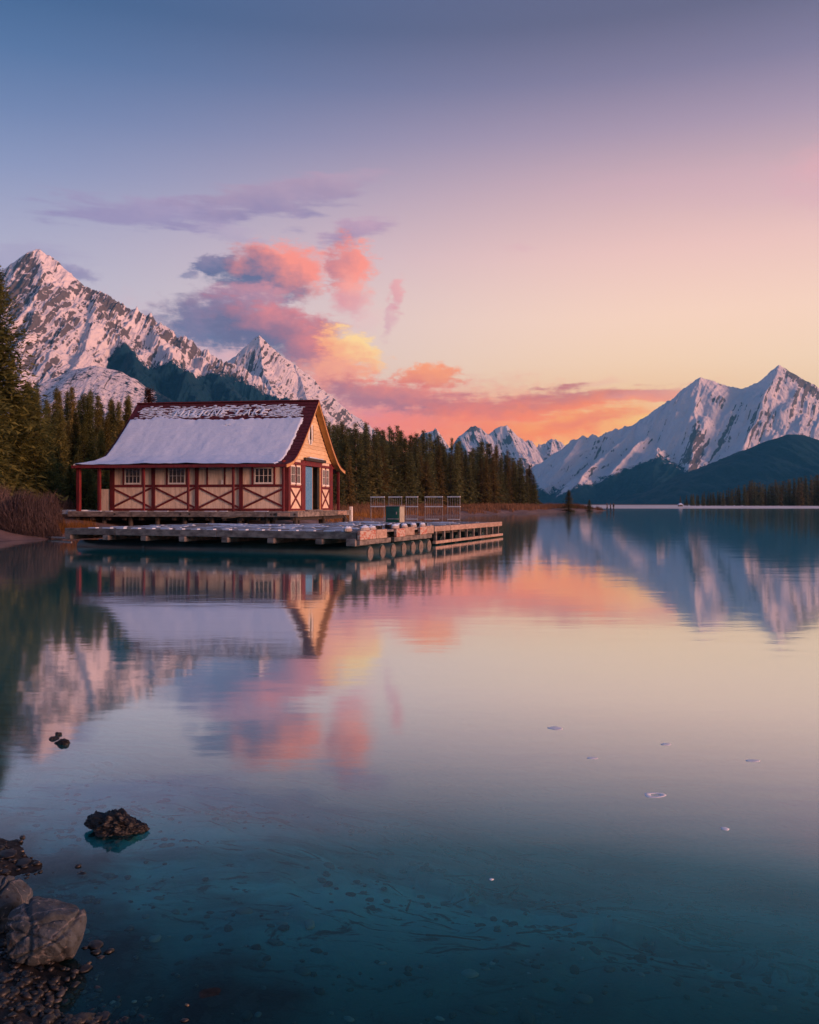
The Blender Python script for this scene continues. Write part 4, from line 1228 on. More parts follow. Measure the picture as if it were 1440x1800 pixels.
# verandah posts and low boarding at the far end
for a, w in ((.13, .06), (-2.62, .06), (-5.14, .055), (-7.66, .055), (-10.22, .075), (-11.42, .10)):
    pp = MB().bar(HP(a, -1.02, DECK), HP(a, -1.02, 3.62), w * 2, w * 2, up=E2).build('verandah_post', M['red'], house, bevel=.01)
for b in (2.5, 6.0, 8.4):
    MB().bar(HP(-11.42, b, DECK), HP(-11.42, b, 3.62), .14, .14, up=E2).build('verandah_post', M['red'], house)
MB().bar(HP(.15, 8.4, DECK), HP(.15, 8.4, 3.62), .14, .14, up=E2).build('verandah_post', M['red'], house)
MB().bar(HP(SK + .15, -1.02, 3.53), HP(AR - .1, -1.02, 3.53), .10, .12).build('eave_beam', M['red'], house)
for k in range(3):
    hpart('low_board', 'cream', house, -10.72 + k * .16, -10.72 + k * .16 + .15, -.03, .02, DECK + .01, DECK + 1.22)
hpart('low_board', 'trim', house, -10.44, -10.34, -.70, -.65, DECK + .01, DECK + 1.3)
# rafter tails under the eave
for i in range(26):
    a = -11.3 + i * .455
    MB().bar(HP(a, -1.30, 3.53), HP(a, -.05, 3.86), .06, .09).build('rafter', M['red'], roof)

# snow lying on the lake side of the roof
def snow_sheet():
    na, nb_ = 230, 64
    top_b = lambda s: 2.80 - .10 * s + .05 * math.sin(s * 9) 
    V, TH = [], []
    for j in range(nb_):
        q = j / (nb_ - 1)
        for i in range(na):
            s = i / (na - 1)                                   # 0 at the far end, 1 by the gable
            b = -1.40 + q * (top_b(s) + 1.40)
            left = a_left(b) + .10
            right = AR - .46 - .14 * (1 - q) - .05 * abs(math.sin(q * 31)) 
            a = left + s * (right - left)
            V.append((a, b))
    V = np.array(V)
    edge = np.minimum.reduce([np.tile(np.arange(na), nb_), np.tile(np.arange(na)[::-1], nb_), np.repeat(np.arange(nb_)[::-1], na)])
    rag = (fbm(V[:, 0] * 3.2, V[:, 1] * 3.2, seed=77, octs=4) - .5)
    V[:, 0] += rag * .16 * (np.tile(np.linspace(0, 1, na), nb_) > .9)
    V[:, 1] += rag * .28 * np.repeat(np.linspace(0, 1, nb_) > .9, na)
    t = .095 + .09 * (fbm(V[:, 0] * .8, V[:, 1] * .8, seed=78, octs=5) - .5) + .012 * (fbm(V[:, 0] * 1.2, V[:, 1] * 7, seed=79, octs=3) - .5)
    t = t * np.clip(edge / 2.0, 0, 1) ** .6 - .01 * (edge == 0)
    W_ = []
    for (a, b), tt in zip(V, t):
        bb = max(b, -1.36)
        ny, nz = roof_n(bb)
        W_.append(HP(a, b + ny * tt, roof_z(bb) + nz * tt - (b < -1.37) * (.015 + .07 * max(0.0, float(vnoise(np.array([a * 2.3]), np.array([.5]), seed=4)[0]) - .35))))
    F = [(j * na + i, j * na + i + 1, (j + 1) * na + i + 1, (j + 1) * na + i) for j in range(nb_ - 1) for i in range(na - 1)]
    me = np_mesh('snow', [tuple(w) for w in W_], np.array(F), True, None, [M['snow']])
    o = bpy.data.objects.new('snow', me)
    link(o, roof)
snow_sheet()
# broken snow between the shingles above it
def lump_on_roof(mb, a, b, la, lb, t, g):
    n = 9
    ny, nz = roof_n(b)
    sl = Vector((0, 0, 0)) + E2 * nz + Vector((0, 0, -ny))       # down-to-up along the slope
    nn = E2 * ny + Vector((0, 0, nz))
    c = HP(a, b, roof_z(b)) + nn * .02
    rings = []
    for k, (r, h) in enumerate(((1.0, 0), (.86, .7), (.45, 1.0))):
        rings.append([c + E1 * (la * r * math.cos(2 * math.pi * i / n) * (.75 + .5 * g.random()) + lb * .4 * math.sin(2 * math.pi * i / n)) + sl * (lb * r * math.sin(2 * math.pi * i / n) * (.75 + .5 * g.random())) + nn * (t * h) for i in range(n)])
    vs = [p for r in rings for p in r]
    fs = [(k * n + i, k * n + (i + 1) % n, (k + 1) * n + (i + 1) % n, (k + 1) * n + i) for k in range(2) for i in range(n)] + [tuple(2 * n + i for i in range(n))]
    mb.add(vs, fs)
sg = random.Random(3)
mb = MB()
for row in range(11):
    b = 2.83 + row * .070
    a = AL + .35 + sg.random() * .3 + (.35 if row > 8 else 0)
    while a < AR - (.72 if row < 9 else 1.2):
        l = sg.uniform(.06, .20)
        pr = fbm(np.array([a * 1.3]), np.array([row * .35]), seed=12, octs=3)[0]
        in_letters = -6.3 < a < -2.3 and row <= 5
        dens = .30 if in_letters else .95 if row < 9 else .5
        if a < -6.3 and row < 6: dens = 1.1
        if sg.random() < dens * (.35 + 1.1 * pr):
            lump_on_roof(mb, a, b + sg.uniform(-.03, .03), l, sg.uniform(.022, .045), sg.uniform(.015, .035), sg)
        a += l * sg.uniform(.95, 1.5)
sp_ = mb.build('snow_patch', M['snow'], roof)
sp_['kind'] = 'stuff'
# raised letters across the roof, rimmed with snow
def roof_letter(ch, a0, b0, cap, wide):
    cu = bpy.data.curves.new('letter', 'FONT')
    cu.body = ch
    cu.size = 1.0
    cu.extrude = .03
    cu.resolution_u = 3
    tmp = bpy.data.objects.new('letter', cu)
    COL.objects.link(tmp)
    bpy.context.view_layer.update()
    me = bpy.data.meshes.new_from_object(tmp.evaluated_get(bpy.context.evaluated_depsgraph_get()))
    bpy.data.objects.remove(tmp)
    co = np.array([v.co[:] for v in me.vertices])
    x0, w, hh = co[:, 0].min(), np.ptp(co[:, 0]), co[:, 1].max()
    for v in me.vertices:
        x, y, z_ = v.co
        b = b0 + y / hh * cap * .70
        ny, nz = roof_n(b)
        tt = .05 + z_
        v.co = HP(a0 + (x - x0) / w * wide + .10 * y / hh, b + ny * tt, roof_z(b) + nz * tt)
    me.materials.clear()
    me.materials.append(M['snow'])
    link(bpy.data.objects.new('letter', me), roof)
la = -8.0
for ch in 'MALIGNE LAKE':
    wd = {'M': .42, 'I': .09, ' ': .34}.get(ch, .37)
    if ch != ' ':
        roof_letter(ch, la, 2.90, .52, wd)
    la += wd + .13

# ------------------------------------------------------------------ platform the boathouse stands on
plat = empty('boathouse_platform', HP(-5, -1.5, 0))
tag(plat, 'weathered timber platform on short piles under the boathouse', 'platform')
PA0, PA1, PB0, PB1 = -11.6, 1.2, -1.75, 7.9
for a0, a1 in ((PA0, -8.0), (-7.985, -3.6), (-3.585, -.55), (-.535, PA1)):
    hpart('edge_beam', 'beam', plat, a0, a1, PB0, PB0 + .2, .84, DECK - .03, bevel=.015)
for b0, b1 in ((PB0 + .21, 1.6), (1.62, 4.7), (4.72, PB1)):
    hpart('edge_beam', 'beam', plat, PA1 - .22, PA1, b0, b1, .84, DECK - .03, bevel=.015)
b = PB0 + .01
while b < PB1 - .1:
    hpart('plank', 'weathered', plat, PA0 + tr.uniform(-.05, .03), PA1 + tr.uniform(-.02, .06), b, b + .235, DECK - .028, DECK)
    b += .25
for a in np.linspace(PA0 + .3, PA1 - .3, 9):
    for bb in (PB0 + .45, 3.2, 7.3):
        p = HP(a, bb, 0)
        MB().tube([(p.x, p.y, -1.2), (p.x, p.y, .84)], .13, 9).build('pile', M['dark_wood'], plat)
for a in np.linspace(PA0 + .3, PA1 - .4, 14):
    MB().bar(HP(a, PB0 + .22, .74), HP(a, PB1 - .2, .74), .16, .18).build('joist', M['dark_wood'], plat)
for a in (-.25, -.05, 1.02, -4.7, -5.2, -8.9):
    hpart('bolt_plate', 'dark_wood', plat, a - .05, a + .05, PB0 - .014, PB0 - .002, .93, 1.03)
hpart('end_block', 'rail_wood', plat, .1, .75, PB0 - .05, PB0 - .004, .88, 1.07, bevel=.01)
hpart('end_block', 'rail_wood', plat, PA1 + .004, PA1 + .06, 4.9, 6.6, .86, 1.1, bevel=.01)
hpart('post_stub', 'white', plat, PA1 - .1, PA1 + .08, 7.62, 7.8, .3, 1.36, bevel=.02)
mb = MB()
for k in range(8):
    a = -10.9 + k * 1.35 + tr.uniform(-.3, .3)
    hbox(mb, a, a + tr.uniform(.3, .9), PB0 + .02, PB0 + .2, DECK + .002, DECK + .025)
mb.build('snow', M['snow'], plat)
# snowy walkway from the bank to the verandah
walk = MB()
for k in range(9):
    walk.hexa([HP(-12.0 - k * .36, -.6 + .05 * k, .96), HP(-11.97 - k * .36 + .32, -.6 + .05 * k, .96), HP(-11.97 - k * .36 + .32, 1.1, .96), HP(-12.0 - k * .36, 1.1, .96),
               HP(-12.0 - k * .36, -.6 + .05 * k, DECK + .06), HP(-11.97 - k * .36 + .32, -.6 + .05 * k, DECK + .06), HP(-11.97 - k * .36 + .32, 1.1, DECK + .06), HP(-12.0 - k * .36, 1.1, DECK + .06)])
w_ = walk.build('walkway', M['snow'])
tag(w_, 'short snow dusted walkway between the bank and the verandah', 'walkway')

# ------------------------------------------------------------------ floating dock
DC = Vector((-1.48, 25.6, 0))
D1, D2 = Vector((math.cos(R(22)), -math.sin(R(22)), 0)), Vector((math.sin(R(22)), math.cos(R(22)), 0))
DT = .67
def DP(a, b, z):
    return DC + D1 * a + D2 * b + Vector((0, 0, z))
def dbox(mb, a0, a1, b0, b1, z0, z1):
    return mb.hexa([DP(a0, b0, z0), DP(a1, b0, z0), DP(a1, b1, z0), DP(a0, b1, z0), DP(a0, b0, z1), DP(a1, b0, z1), DP(a1, b1, z1), DP(a0, b1, z1)])
def dpart(name, mat, parent, *box, bevel=0.0):
    return dbox(MB(), *box).build(name, M[mat], parent, bevel)
dock = empty('floating_dock', DP(-5, 4, 0))
tag(dock, 'long weathered plank dock floating on dark pipes in front of the boathouse', 'dock')
DL, DW, ARM, AW = 11.4, 7.4, 15.2, 6.9
b = .24
while b < ARM - .05:
    a0 = -DL if b < DW else -AW
    cuts = sorted([a0 + tr.uniform(-.04, .04), -.62 + tr.uniform(-.03, .05)] + [tr.uniform(a0 + 1.5, -2) for _ in range(2 if b < DW else 1)])
    for c0, c1 in zip(cuts[:-1], cuts[1:]):
        dz = tr.uniform(-.010, .012)
        dpart('plank', 'weathered', dock, c0, c1 - .012, b, b + .262, DT - .05 + dz, DT + dz)
    b += .28
# planks that run along the open side
for k in range(2):
    c = .24
    while c < ARM - .3:
        l = min(tr.uniform(2.2, 3.6), ARM - c)
        dpart('plank', 'weathered', dock, -.58 + k * .27, -.58 + k * .27 + .25, c, c + l - .015, DT - .05, DT + .012 * (k + 1) * tr.random())
        c += l
# front edge beams with the joist ends under them
for a0, a1 in ((-DL, -9.2), (-9.185, -5.1), (-5.085, -.12)):
    dpart('edge_beam', 'beam', dock, a0, a1, -.03, .22, .46, DT + .01, bevel=.012)
dpart('edge_beam', 'beam', dock, -DL - .02, -DL + .16, .24, DW, .46, DT - .06, bevel=.012)
dpart('edge_beam', 'beam', dock, -DL, -AW - .02, DW + .02, DW + .2, .46, DT - .06)
dpart('edge_beam', 'beam', dock, -AW, -.1, ARM, ARM + .18, .46, DT + .0)
for a in (-11.2, -9.55, -7.95, -6.4, -4.75, -3.05, -1.35):
    e = DW if a < -AW else ARM - .3
    dpart('joist', 'beam', dock, a - .12, a + .12, -.10, e, .29, .455, bevel=.015)
dpart('joist', 'beam', dock, -.42, -.10, -.12, .9, .25, .47, bevel=.015)
# floats: dark pipes running under the deck, their pale ends showing on the open side
for b in (.74, 1.68, 2.55, 3.45, 4.3, 5.05, 5.85):
    p0, p1 = DP(-DL + .05, b, .0), DP(-.02, b, .0)
    f = MB().tube([p0, p1], .25, 20).build('float_pipe', M['pipe'], dock)
    f.data.polygons.foreach_set('use_smooth', [len(q.vertices) == 4 for q in f.data.polygons])
    MB().tube([p1 + D1 * .002, p1 + D1 * .03], .205, 18).build('end_cap', M['pipe_end'], f)
    for q in (-8.5, -4.6):
        c0 = DP(q, b, 0)
        MB().tube([c0, c0 + D1 * .12], .258, 18).build('band', M['pipe'], f)
# boards along the open side: three worn red stretches, then a rail on posts
segs = [(-.10, 1.05, .0), (1.08, 1.9, .0), (2.7, 3.45, -.01), (3.47, 4.3, .01), (4.85, 5.5, .0), (5.52, 6.2, .015)]
for i, (b0, b1, dz) in enumerate(segs):
    dpart('side_board', 'red_worn' if i % 2 == 0 else 'rail_wood', dock, -.05, .055, b0, b1, .44 + dz, DT + .05 + dz, bevel=.012)
for b0, b1 in ((-.05, 1.4), (1.42, 2.3), (2.6, 4.0), (4.02, 6.1)):
    dpart('side_beam', 'beam', dock, -.16, .02, b0, b1, .28, .435, bevel=.012)
c = 6.3
while c < ARM:
    l = min(1.75, ARM + .15 - c)
    dpart('side_board', 'rail_wood', dock, -.06, .06, c, c + l - .02, .50, DT + .03, bevel=.012)
    dpart('low_rail', 'rail_wood', dock, -.04, .10, c, c + l - .02, .05, .16, bevel=.01)
    c += 1.77
for b in np.arange(6.5, ARM + .1, .92):
    dpart('rail_post', 'beam', dock, -.045, .045, b - .06, b + .06, .165, .495)
for b in (6.4, 8.2, 10.0, 11.8, 13.6):
    MB().tube([DP(-AW + .3, b, .0), DP(-.35, b, .0)], .27, 14).build('float_pipe', M['pipe'], dock)
# snow capped bumpers standing along the open side
def bumper(b, a, w, h):
    mb = MB()
    n = 12
    rings = []
    for r, zz in ((.8, 0), (1.0, .3), (1.0, .7), (.82, 1.0)):
        rings.append([DP(a + math.cos(2 * math.pi * i / n) * w * .55 * r, b + math.sin(2 * math.pi * i / n) * w * r, DT + .015 + h * zz) for i in range(n)])
    vs = [p for r in rings for p in r]
    fs = [(k * n + i, k * n + (i + 1) % n, (k + 1) * n + (i + 1) % n, (k + 1) * n + i) for k in range(3) for i in range(n)] + [tuple(range(n))[::-1], tuple(3 * n + i for i in range(n))]
    o = mb.add(vs, fs).build('bumper', M['pad'], dock, smooth=False)
    mb = MB()
    rings = []
    for r, zz in ((.86, 0), (.75, .035), (.3, .06)):
        rings.append([DP(a + math.cos(2 * math.pi * i / n) * w * .55 * r, b + math.sin(2 * math.pi * i / n) * w * r, DT + .017 + h + zz * (.7 + .6 * tr.random())) for i in range(n)])
    vs = [p for r in rings for p in r]
    fs = [(k * n + i, k * n + (i + 1) % n, (k + 1) * n + (i + 1) % n, (k + 1) * n + i) for k in range(2) for i in range(n)] + [tuple(2 * n + i for i in range(n))]
    mb.add(vs, fs).build('snow', M['snow'], o)
for b, a, w, h in ((.02, -.42, .20, .10), (.95, -.30, .26, .10), (1.55, -.32, .22, .09), (2.5, -.55, .20, .08), (3.3, -.26, .22, .10), (4.1, -.26, .20, .10), (5.0, -.28, .2, .1), (5.9, -.28, .2, .09), (2.9, -1.0, .2, .07), (4.5, -.95, .22, .08), (5.6, -1.1, .2, .07)):
    bumper(b, a, w, h)
# little piles of dark gear between them
for b, a, where in ((1.95, -.35, 'between the first and second red side boards'), (2.25, -.8, 'set in beside the gap in the side boards'), (3.7, -.6, 'behind the middle red side board'), (4.65, -.45, 'in the gap before the last red board'), (6.4, -.5, 'where the open railing begins')):
    mb = MB()
    for k in range(3):
        mb.tube([DP(a + .17 * math.cos(t_ * .7), b + .2 * math.sin(t_ * .7), DT + .03 + .045 * k) for t_ in range(9)], .035, 6)
    o = mb.build('rope_coil', M['dark_wood'])
    tag(o, 'dark rope coil on the dock, ' + where, 'rope', 'rope coils on the dock edge')
# snow left on planks and along the front beam
mb = MB()
ps = random.Random(19)
for k in range(17):
    a = -10.4 + k * .61
    dbox(mb, a, a + ps.uniform(.22, .36), .03, .20, DT + .012, DT + .045)
for k in range(240):
    a, b = ps.uniform(-DL + .1, -.8), ps.uniform(.3, 14.8)
    if b > DW and a < -AW: continue
    row = .24 + .28 * int((b - .24) / .28)
    l = ps.uniform(.3, 1.6)
    dbox(mb, a, min(a + l, -.7), row + .03, row + ps.uniform(.15, .25), DT + .013, DT + .024)
o = mb.build('snow_patch', M['snow'], dock)
o['kind'] = 'stuff'
# narrow pole moored off the far corner
p0, p1 = P(48, 945.5, 38.2), P(126, 943.5, 36.0)
o = MB().tube([(p0[0], p0[1], .05), (p1[0], p1[1], .09)], .035, 8).build('floating_pole', M['galv'])
tag(o, 'thin pale pole lying on the water between the bank and the dock', 'pole')

# green cabinet on the dock
cab = empty('cabinet', DP(-4.1, 12.4, DT))
tag(cab, 'green equipment cabinet with a pale side standing on the dock', 'cabinet')
def crot(a0, a1, b0, b1, z0, z1, name, mat, parent, bevel=0.0):
    return dbox(MB(), -4.1 + a0, -4.1 + a1, 12.4 + b0, 12.4 + b1, DT + z0, DT + z1).build(name, M[mat], parent, bevel)
crot(-.36, .30, -.28, .28, .02, .74, 'body', 'green', cab, .012)
crot(.302, .33, -.27, .27, .03, .73, 'side_panel', 'pale_green', cab)
crot(-.39, .36, -.31, .31, .742, .775, 'lid', 'galv', cab, .008)
crot(-.25, .26, -.305, -.282, .10, .66, 'door', 'green', cab, .006)
crot(-.24, .28, -.36, -.308, .16, .20, 'ledge', 'galv', cab)
crot(.16, .20, -.325, -.307, .38, .50, 'handle', 'galv', cab)

# tall railed boat racks along the far edge of the dock
def rack(a, w, bars, lower, label, deep=14.55):
    r = empty('boat_rack', DP(a, deep, DT))
    tag(r, label, 'rack', 'white railed racks on the dock')
    for s in (-1, 1):
        dpart('post', 'galv', r, a + s * w / 2 - .013, a + s * w / 2 + .013, deep - .013, deep + .013, DT, 1.83)
    dpart('rail', 'white', r, a - w / 2 - .02, a + w / 2 + .02, deep - .03, deep + .03, 1.832, 1.885)
    dpart('rail', 'white', r, a - w / 2 - .02, a + w / 2 + .02, deep - .028, deep + .028, 1.375, 1.425)
    if lower:
        dpart('rail', 'white', r, a - w / 2 - .02, a + w / 2 * lower, deep - .03, deep + .03, .78, .825)
    for i in range(bars):
        q = a - w / 2 + w * (i + 1) / (bars + 1)
        dpart('bar', 'galv', r, q - .006, q + .006, deep - .006, deep + .006, (.826 if lower else 1.426), 1.831)
rack(-5.95, .70, 5, 0, 'white railed rack standing clear of the cabinet, toward the boathouse')
rack(-5.02, .66, 5, 0, 'white railed rack right behind the green cabinet')
rack(-4.16, .58, 4, 1, 'narrow white railed rack between the green cabinet and the wide rack')
rack(-3.05, .86, 7, .6, 'widest white railed rack with a half length lower rail')
rack(-2.05, .60, 4, 1, 'white railed rack farthest out from the boathouse')
# mooring line from the platform
o = MB().tube([HP(PA1 - .05, 6.0, .95), DP(-7.9, 15.5, .62), DP(-6.6, 14.2, .70)], .02, 6).build('mooring_rope', M['rope'])
tag(o, 'slack mooring rope running from the platform corner down to the dock', 'rope')
o = MB().tube([HP(-1.6, PB0 - .03, 1.0), HP(-1.95, PB0 - .05, .86), HP(-2.4, PB0 - .06, .80), HP(-2.9, PB0 - .05, .78)], .016, 6).build('hanging_rope', M['rope'])
tag(o, 'pale rope hanging in a curve from the platform edge', 'rope')

# tiny cabin on the far beach
def cabin(u, D, w, h, top):
    x, y, _ = P(u, 893, D)
    z0 = gz(x, y)
    c = empty('cabin', (x, y, z0))
    tag(c, 'tiny white roofed cabin on the pale far beach', 'cabin')
    def blk(x0, x1, y0, y1, za, zb): return MB().hexa([(x + x0, y + y0, z0 + za), (x + x1, y + y0, z0 + za), (x + x1, y + y1, z0 + za), (x + x0, y + y1, z0 + za), (x + x0, y + y0, z0 + zb), (x + x1, y + y0, z0 + zb), (x + x1, y + y1, z0 + zb), (x + x0, y + y1, z0 + zb)])
    blk(-w, w, -.8, .8, -.3, h).build('wall', M['beam'], c)
    q = w * 1.2
    MB().add([(x - q, y - 1, z0 + h), (x + q, y - 1, z0 + h), (x + q, y + 1, z0 + h), (x - q, y + 1, z0 + h), (x, y - 1, z0 + top), (x, y + 1, z0 + top)], [(3, 2, 1, 0), (0, 1, 4), (1, 2, 5, 4), (2, 3, 5), (3, 0, 4, 5)]).build('roof', M['snow'], c)
    blk(-.25, .25, -.86, -.802, .05, h * .8).build('door', M['dark_wood'], c)
cabin(1196, 380, .85, .8, 1.5)

# ------------------------------------------------------------------ people
M['skin'] = simple('skin', (0.42, 0.26, 0.19), (0.38, 0.23, 0.17), 6, rough=.6)
M['hair'] = simple('dark_hair', (0.03, 0.02, 0.015), (0.02, 0.014, 0.01), 20)
M['cloth_dark'] = simple('charcoal_coat', (0.028, 0.032, 0.036), (0.018, 0.022, 0.026), 8)
M['cloth_teal'] = simple('slate_jacket', (0.05, 0.075, 0.08), (0.035, 0.055, 0.06), 8)
M['cloth_rust'] = simple('rust_jacket', (0.16, 0.05, 0.03), (0.12, 0.04, 0.025), 8)
M['cloth_black'] = simple('black_trousers', (0.016, 0.016, 0.018), (0.01, 0.01, 0.012), 8)
def skin_mesh(name, nodes, edges, mat, parent, sub=1, root=0):
    me = bpy.data.meshes.new(name)
    me.from_pydata([n[:3] for n in nodes], edges, [])
    me.materials.append(mat)
    o = bpy.data.objects.new(name, me)
    COL.objects.link(o)
    o.parent = parent
    s = o.modifiers.new('skin', 'SKIN')
    s.use_smooth_shade = True
    for i, n in enumerate(nodes):
        v = me.skin_vertices[0].data[i]
        v.radius = (n[3], n[4] if len(n) > 4 else n[3])
        v.use_root = i == root
    d = o.modifiers.new('subdivision', 'SUBSURF')
    d.levels = d.render_levels = sub
    return o
def person(x, y, z, yaw, coat, trousers, label, height=1.72, stride=.08, lean=0.0, group=None):
    root = empty('person', (x, y, z))
    root.rotation_euler = (0, 0, yaw)
    k = height / 1.72
    root.scale = (k, k, k)
    st = stride
    body = [(0, 0, .92, .12, .10), (0, lean * .3, 1.12, .125, .10), (0, lean * .7, 1.33, .15, .10), (0, lean, 1.45, .07, .07), (0, lean + .01, 1.50, .052), (0, lean + .02, 1.60, .085, .10), (0, lean + .02, 1.68, .075, .085),
            (-.10, st * .2, .84, .085), (-.105, st * .9, .48, .06), (-.11, st * .9 - .02, .08, .042), (-.12, st * .9 + .14, .035, .035),
            (.10, -st * .2, .84, .085), (.105, -st * .6, .48, .06), (.11, -st * 1.2, .08, .042), (.12, -st * 1.2 + .14, .035, .035),
            (-.19, lean, 1.40, .06), (-.24, lean * .6 - .02, 1.12, .045), (-.23, lean * .5 + .06, .88, .034), (-.225, lean * .5 + .09, .80, .03),
            (.19, lean, 1.40, .06), (.24, lean * .6 - .02, 1.12, .045), (.23, lean * .5 + .06, .88, .034), (.225, lean * .5 + .09, .80, .03)]
    ed = [(0, 1), (1, 2), (2, 3), (3, 4), (4, 5), (5, 6), (0, 7), (7, 8), (8, 9), (9, 10), (0, 11), (11, 12), (12, 13), (13, 14), (2, 15), (15, 16), (16, 17), (17, 18), (2, 19), (19, 20), (20, 21), (21, 22)]
    b = skin_mesh('body', body, ed, M['skin'], root)
    g = .022
    jk = [body[i] for i in (0, 1, 2, 3, 15, 16, 17, 19, 20, 21)]
    jk = [(q[0], q[1], q[2], q[3] + g, (q[4] if len(q) > 4 else q[3]) + g) for q in jk]
    jk.insert(0, (0, 0, .80, .155, .13))
    skin_mesh('jacket', jk, [(0, 1), (1, 2), (2, 3), (3, 4), (3, 5), (5, 6), (6, 7), (3, 8), (8, 9), (9, 10)], coat, root)
    tz = [body[i] for i in (0, 7, 8, 9, 11, 12, 13)]
    tz = [(q[0], q[1], q[2], q[3] + g, (q[4] if len(q) > 4 else q[3]) + g) for q in tz]
    skin_mesh('trousers', tz, [(0, 1), (1, 2), (2, 3), (0, 4), (4, 5), (5, 6)], trousers, root)
    for s in (-1, 1):
        q = body[9] if s < 0 else body[13]
        skin_mesh('shoe', [(q[0], q[1] - .04, .045, .05), (q[0], q[1] + .16, .04, .042)], [(0, 1)], M['cloth_black'], root)
    skin_mesh('hair', [(0, lean - .02, 1.58, .085), (0, lean - .005, 1.68, .10), (0, lean + .02, 1.725, .075)], [(0, 1), (1, 2)], M['hair'], root)
    skin_mesh('nose', [(0, lean + .115, 1.60, .014), (0, lean + .125, 1.585, .016)], [(0, 1)], M['skin'], root)
    tag(root, label, 'person', group)
    return root
x, y, _ = P(147, 889, 62)
person(x, y, gz(x, y), R(200), M['cloth_teal'], M['cloth_black'], 'person in dark trousers and slate jacket standing behind the verandah post', 1.62, .03)
for u, yaw, coat, lab, h in [(1067.5, 80, 'cloth_dark', 'person in charcoal coat on the waterline of the point, nearest the brush', 1.75), (1073.5, 95, 'cloth_rust', 'person in rust jacket between two companions at the tip of the point', 1.68), (1079, 110, 'cloth_black', 'person in black farthest out along the tip of the point', 1.72)]:
    x, y, _ = P(u, 890, 196)
    z = max(gz(x, y), 0.02)
    person(x, y, z - .02, R(yaw), M[coat], M['cloth_black'], lab, h, .16, .05)

# ------------------------------------------------------------------ stones at the near shore
def rock_mat():
    m, N, out = new_mat('lichen_rock')
    co = objco(N)
    n = N.noise(co, 7.0, 8, .68)
    n2 = N.noise(co, 34.0, 6, .65)
    n3 = N.noise(co, 3.2, 5, .6, 1.0)
    c = N.mix(N.smooth(n, .32, .68), (0.028, 0.038, 0.046), (0.076, 0.092, 0.106))
    c = N.mix(N.smooth(n3, .52, .62), c, (0.054, 0.060, 0.066))
    c = N.mix(N.m('MULTIPLY', N.smooth(n2, .60, .70), .75), c, (0.34, 0.30, 0.28))
    c = N.mix(N.m('MULTIPLY', N.smooth(n2, .44, .36), .8), c, (0.022, 0.018, 0.018))
    # seams
    vor = N.new('ShaderNodeTexVoronoi', feature='DISTANCE_TO_EDGE')
    N.put(vor.inputs['Vector'], N.vm('ADD', co, N.vm('MULTIPLY', N.noise(co, 9, 4, .6, 0, out=1), (.12, .12, .12))))
    vor.inputs['Scale'].default_value = 6.0
    seam = N.smooth(vor.outputs['Distance'], .0, .035)
    c = N.mix(N.m('MULTIPLY', N.m('SUBTRACT', 1.0, seam), .35), c, (0.30, 0.27, 0.26))
    # wet dark foot
    geo = N.new('ShaderNodeNewGeometry').outputs['Position']
    sp = N.new('ShaderNodeSeparateXYZ'); N.put(sp.inputs[0], geo)
    wet = N.smooth(N.m('MULTIPLY_ADD', n, .05, sp.outputs[2]), .02, .055, 1, 0)
    c = N.mix(N.m('MULTIPLY', wet, .75), c, (0.012, 0.010, 0.010))
    principled(N, out, c, N.m('MULTIPLY_ADD', wet, -.25, .82), N.m('MULTIPLY_ADD', n2, .5, n), .016, .85, .35)
    return m
M['rock'] = rock_mat()
M['dark_rock'] = simple('dark_wet_rock', (0.014, 0.013, 0.014), (0.005, 0.005, 0.006), 14, rough=.55, bump_d=.012, detail=8, spec=.45, speck=(0.045, 0.042, 0.042), speck_amt=.66)
M['pebble'] = simple('dark_pebble', (0.024, 0.023, 0.023), (0.007, 0.006, 0.006), 7, rough=.45, bump_d=.004, spec=.5, rand=.4)
M['weed'] = simple('wet_weed', (0.022, 0.018, 0.012), (0.010, 0.009, 0.008), 20, rough=.5, bump_d=.004)
def ico(sub):
    import bmesh
    bm = bmesh.new()
    bmesh.ops.create_icosphere(bm, subdivisions=sub, radius=1)
    v = np.array([p.co[:] for p in bm.verts]); f = np.array([[q.index for q in p.verts] for p in bm.faces])
    bm.free()
    return v, f
ICO = {s: ico(s) for s in (1, 2, 3, 5, 6)}
def boulder_mesh(name, dims, seed, mat, sub=5, facets=7, rough=.10, cut=.74, ridges=.06, crack=0):
    v, f = ICO[sub]
    v = v.copy()
    g = np.random.default_rng(seed)
    for i in range(facets):                              # broken faces
        n = g.normal(0, 1, 3); n /= np.linalg.norm(n)
        d = v @ n
        lim = cut + .16 * g.random()
        v = np.where((d > lim)[:, None], v - n * ((d - lim) * .9)[:, None], v)
    if crack:                                            # split along a few joints
        for i in range(crack):
            n = g.normal(0, 1, 3); n[2] *= .4; n /= np.linalg.norm(n)
            o_ = g.uniform(-.4, .4)
            dd = v @ n - o_ + .16 * (fbm(v[:, 0] * 2.2, v[:, 1] * 2.2, v[:, 2] * 2.2 + i, seed=seed + 60 + i, octs=3) - .5)
            v = v * (1 - .10 * np.exp(-(dd / .035) ** 2) - .05 * g.random() * (dd > 0))[:, None]
    r = fbm(v[:, 0] * 1.7 + 9, v[:, 1] * 1.7, v[:, 2] * 1.7 + 4, seed=seed, octs=6, gain=.55) - .5
    q = fbm(v[:, 0] * 2.6, v[:, 1] * 2.6 + 5, v[:, 2] * 2.6, seed=seed + 9, octs=5, ridged=True) - .6
    v = v * (1 + 2.4 * rough * r + ridges * q)[:, None]
    v = v * np.array(dims)
    return np_mesh(name, v, f, True, None, [M[mat]])
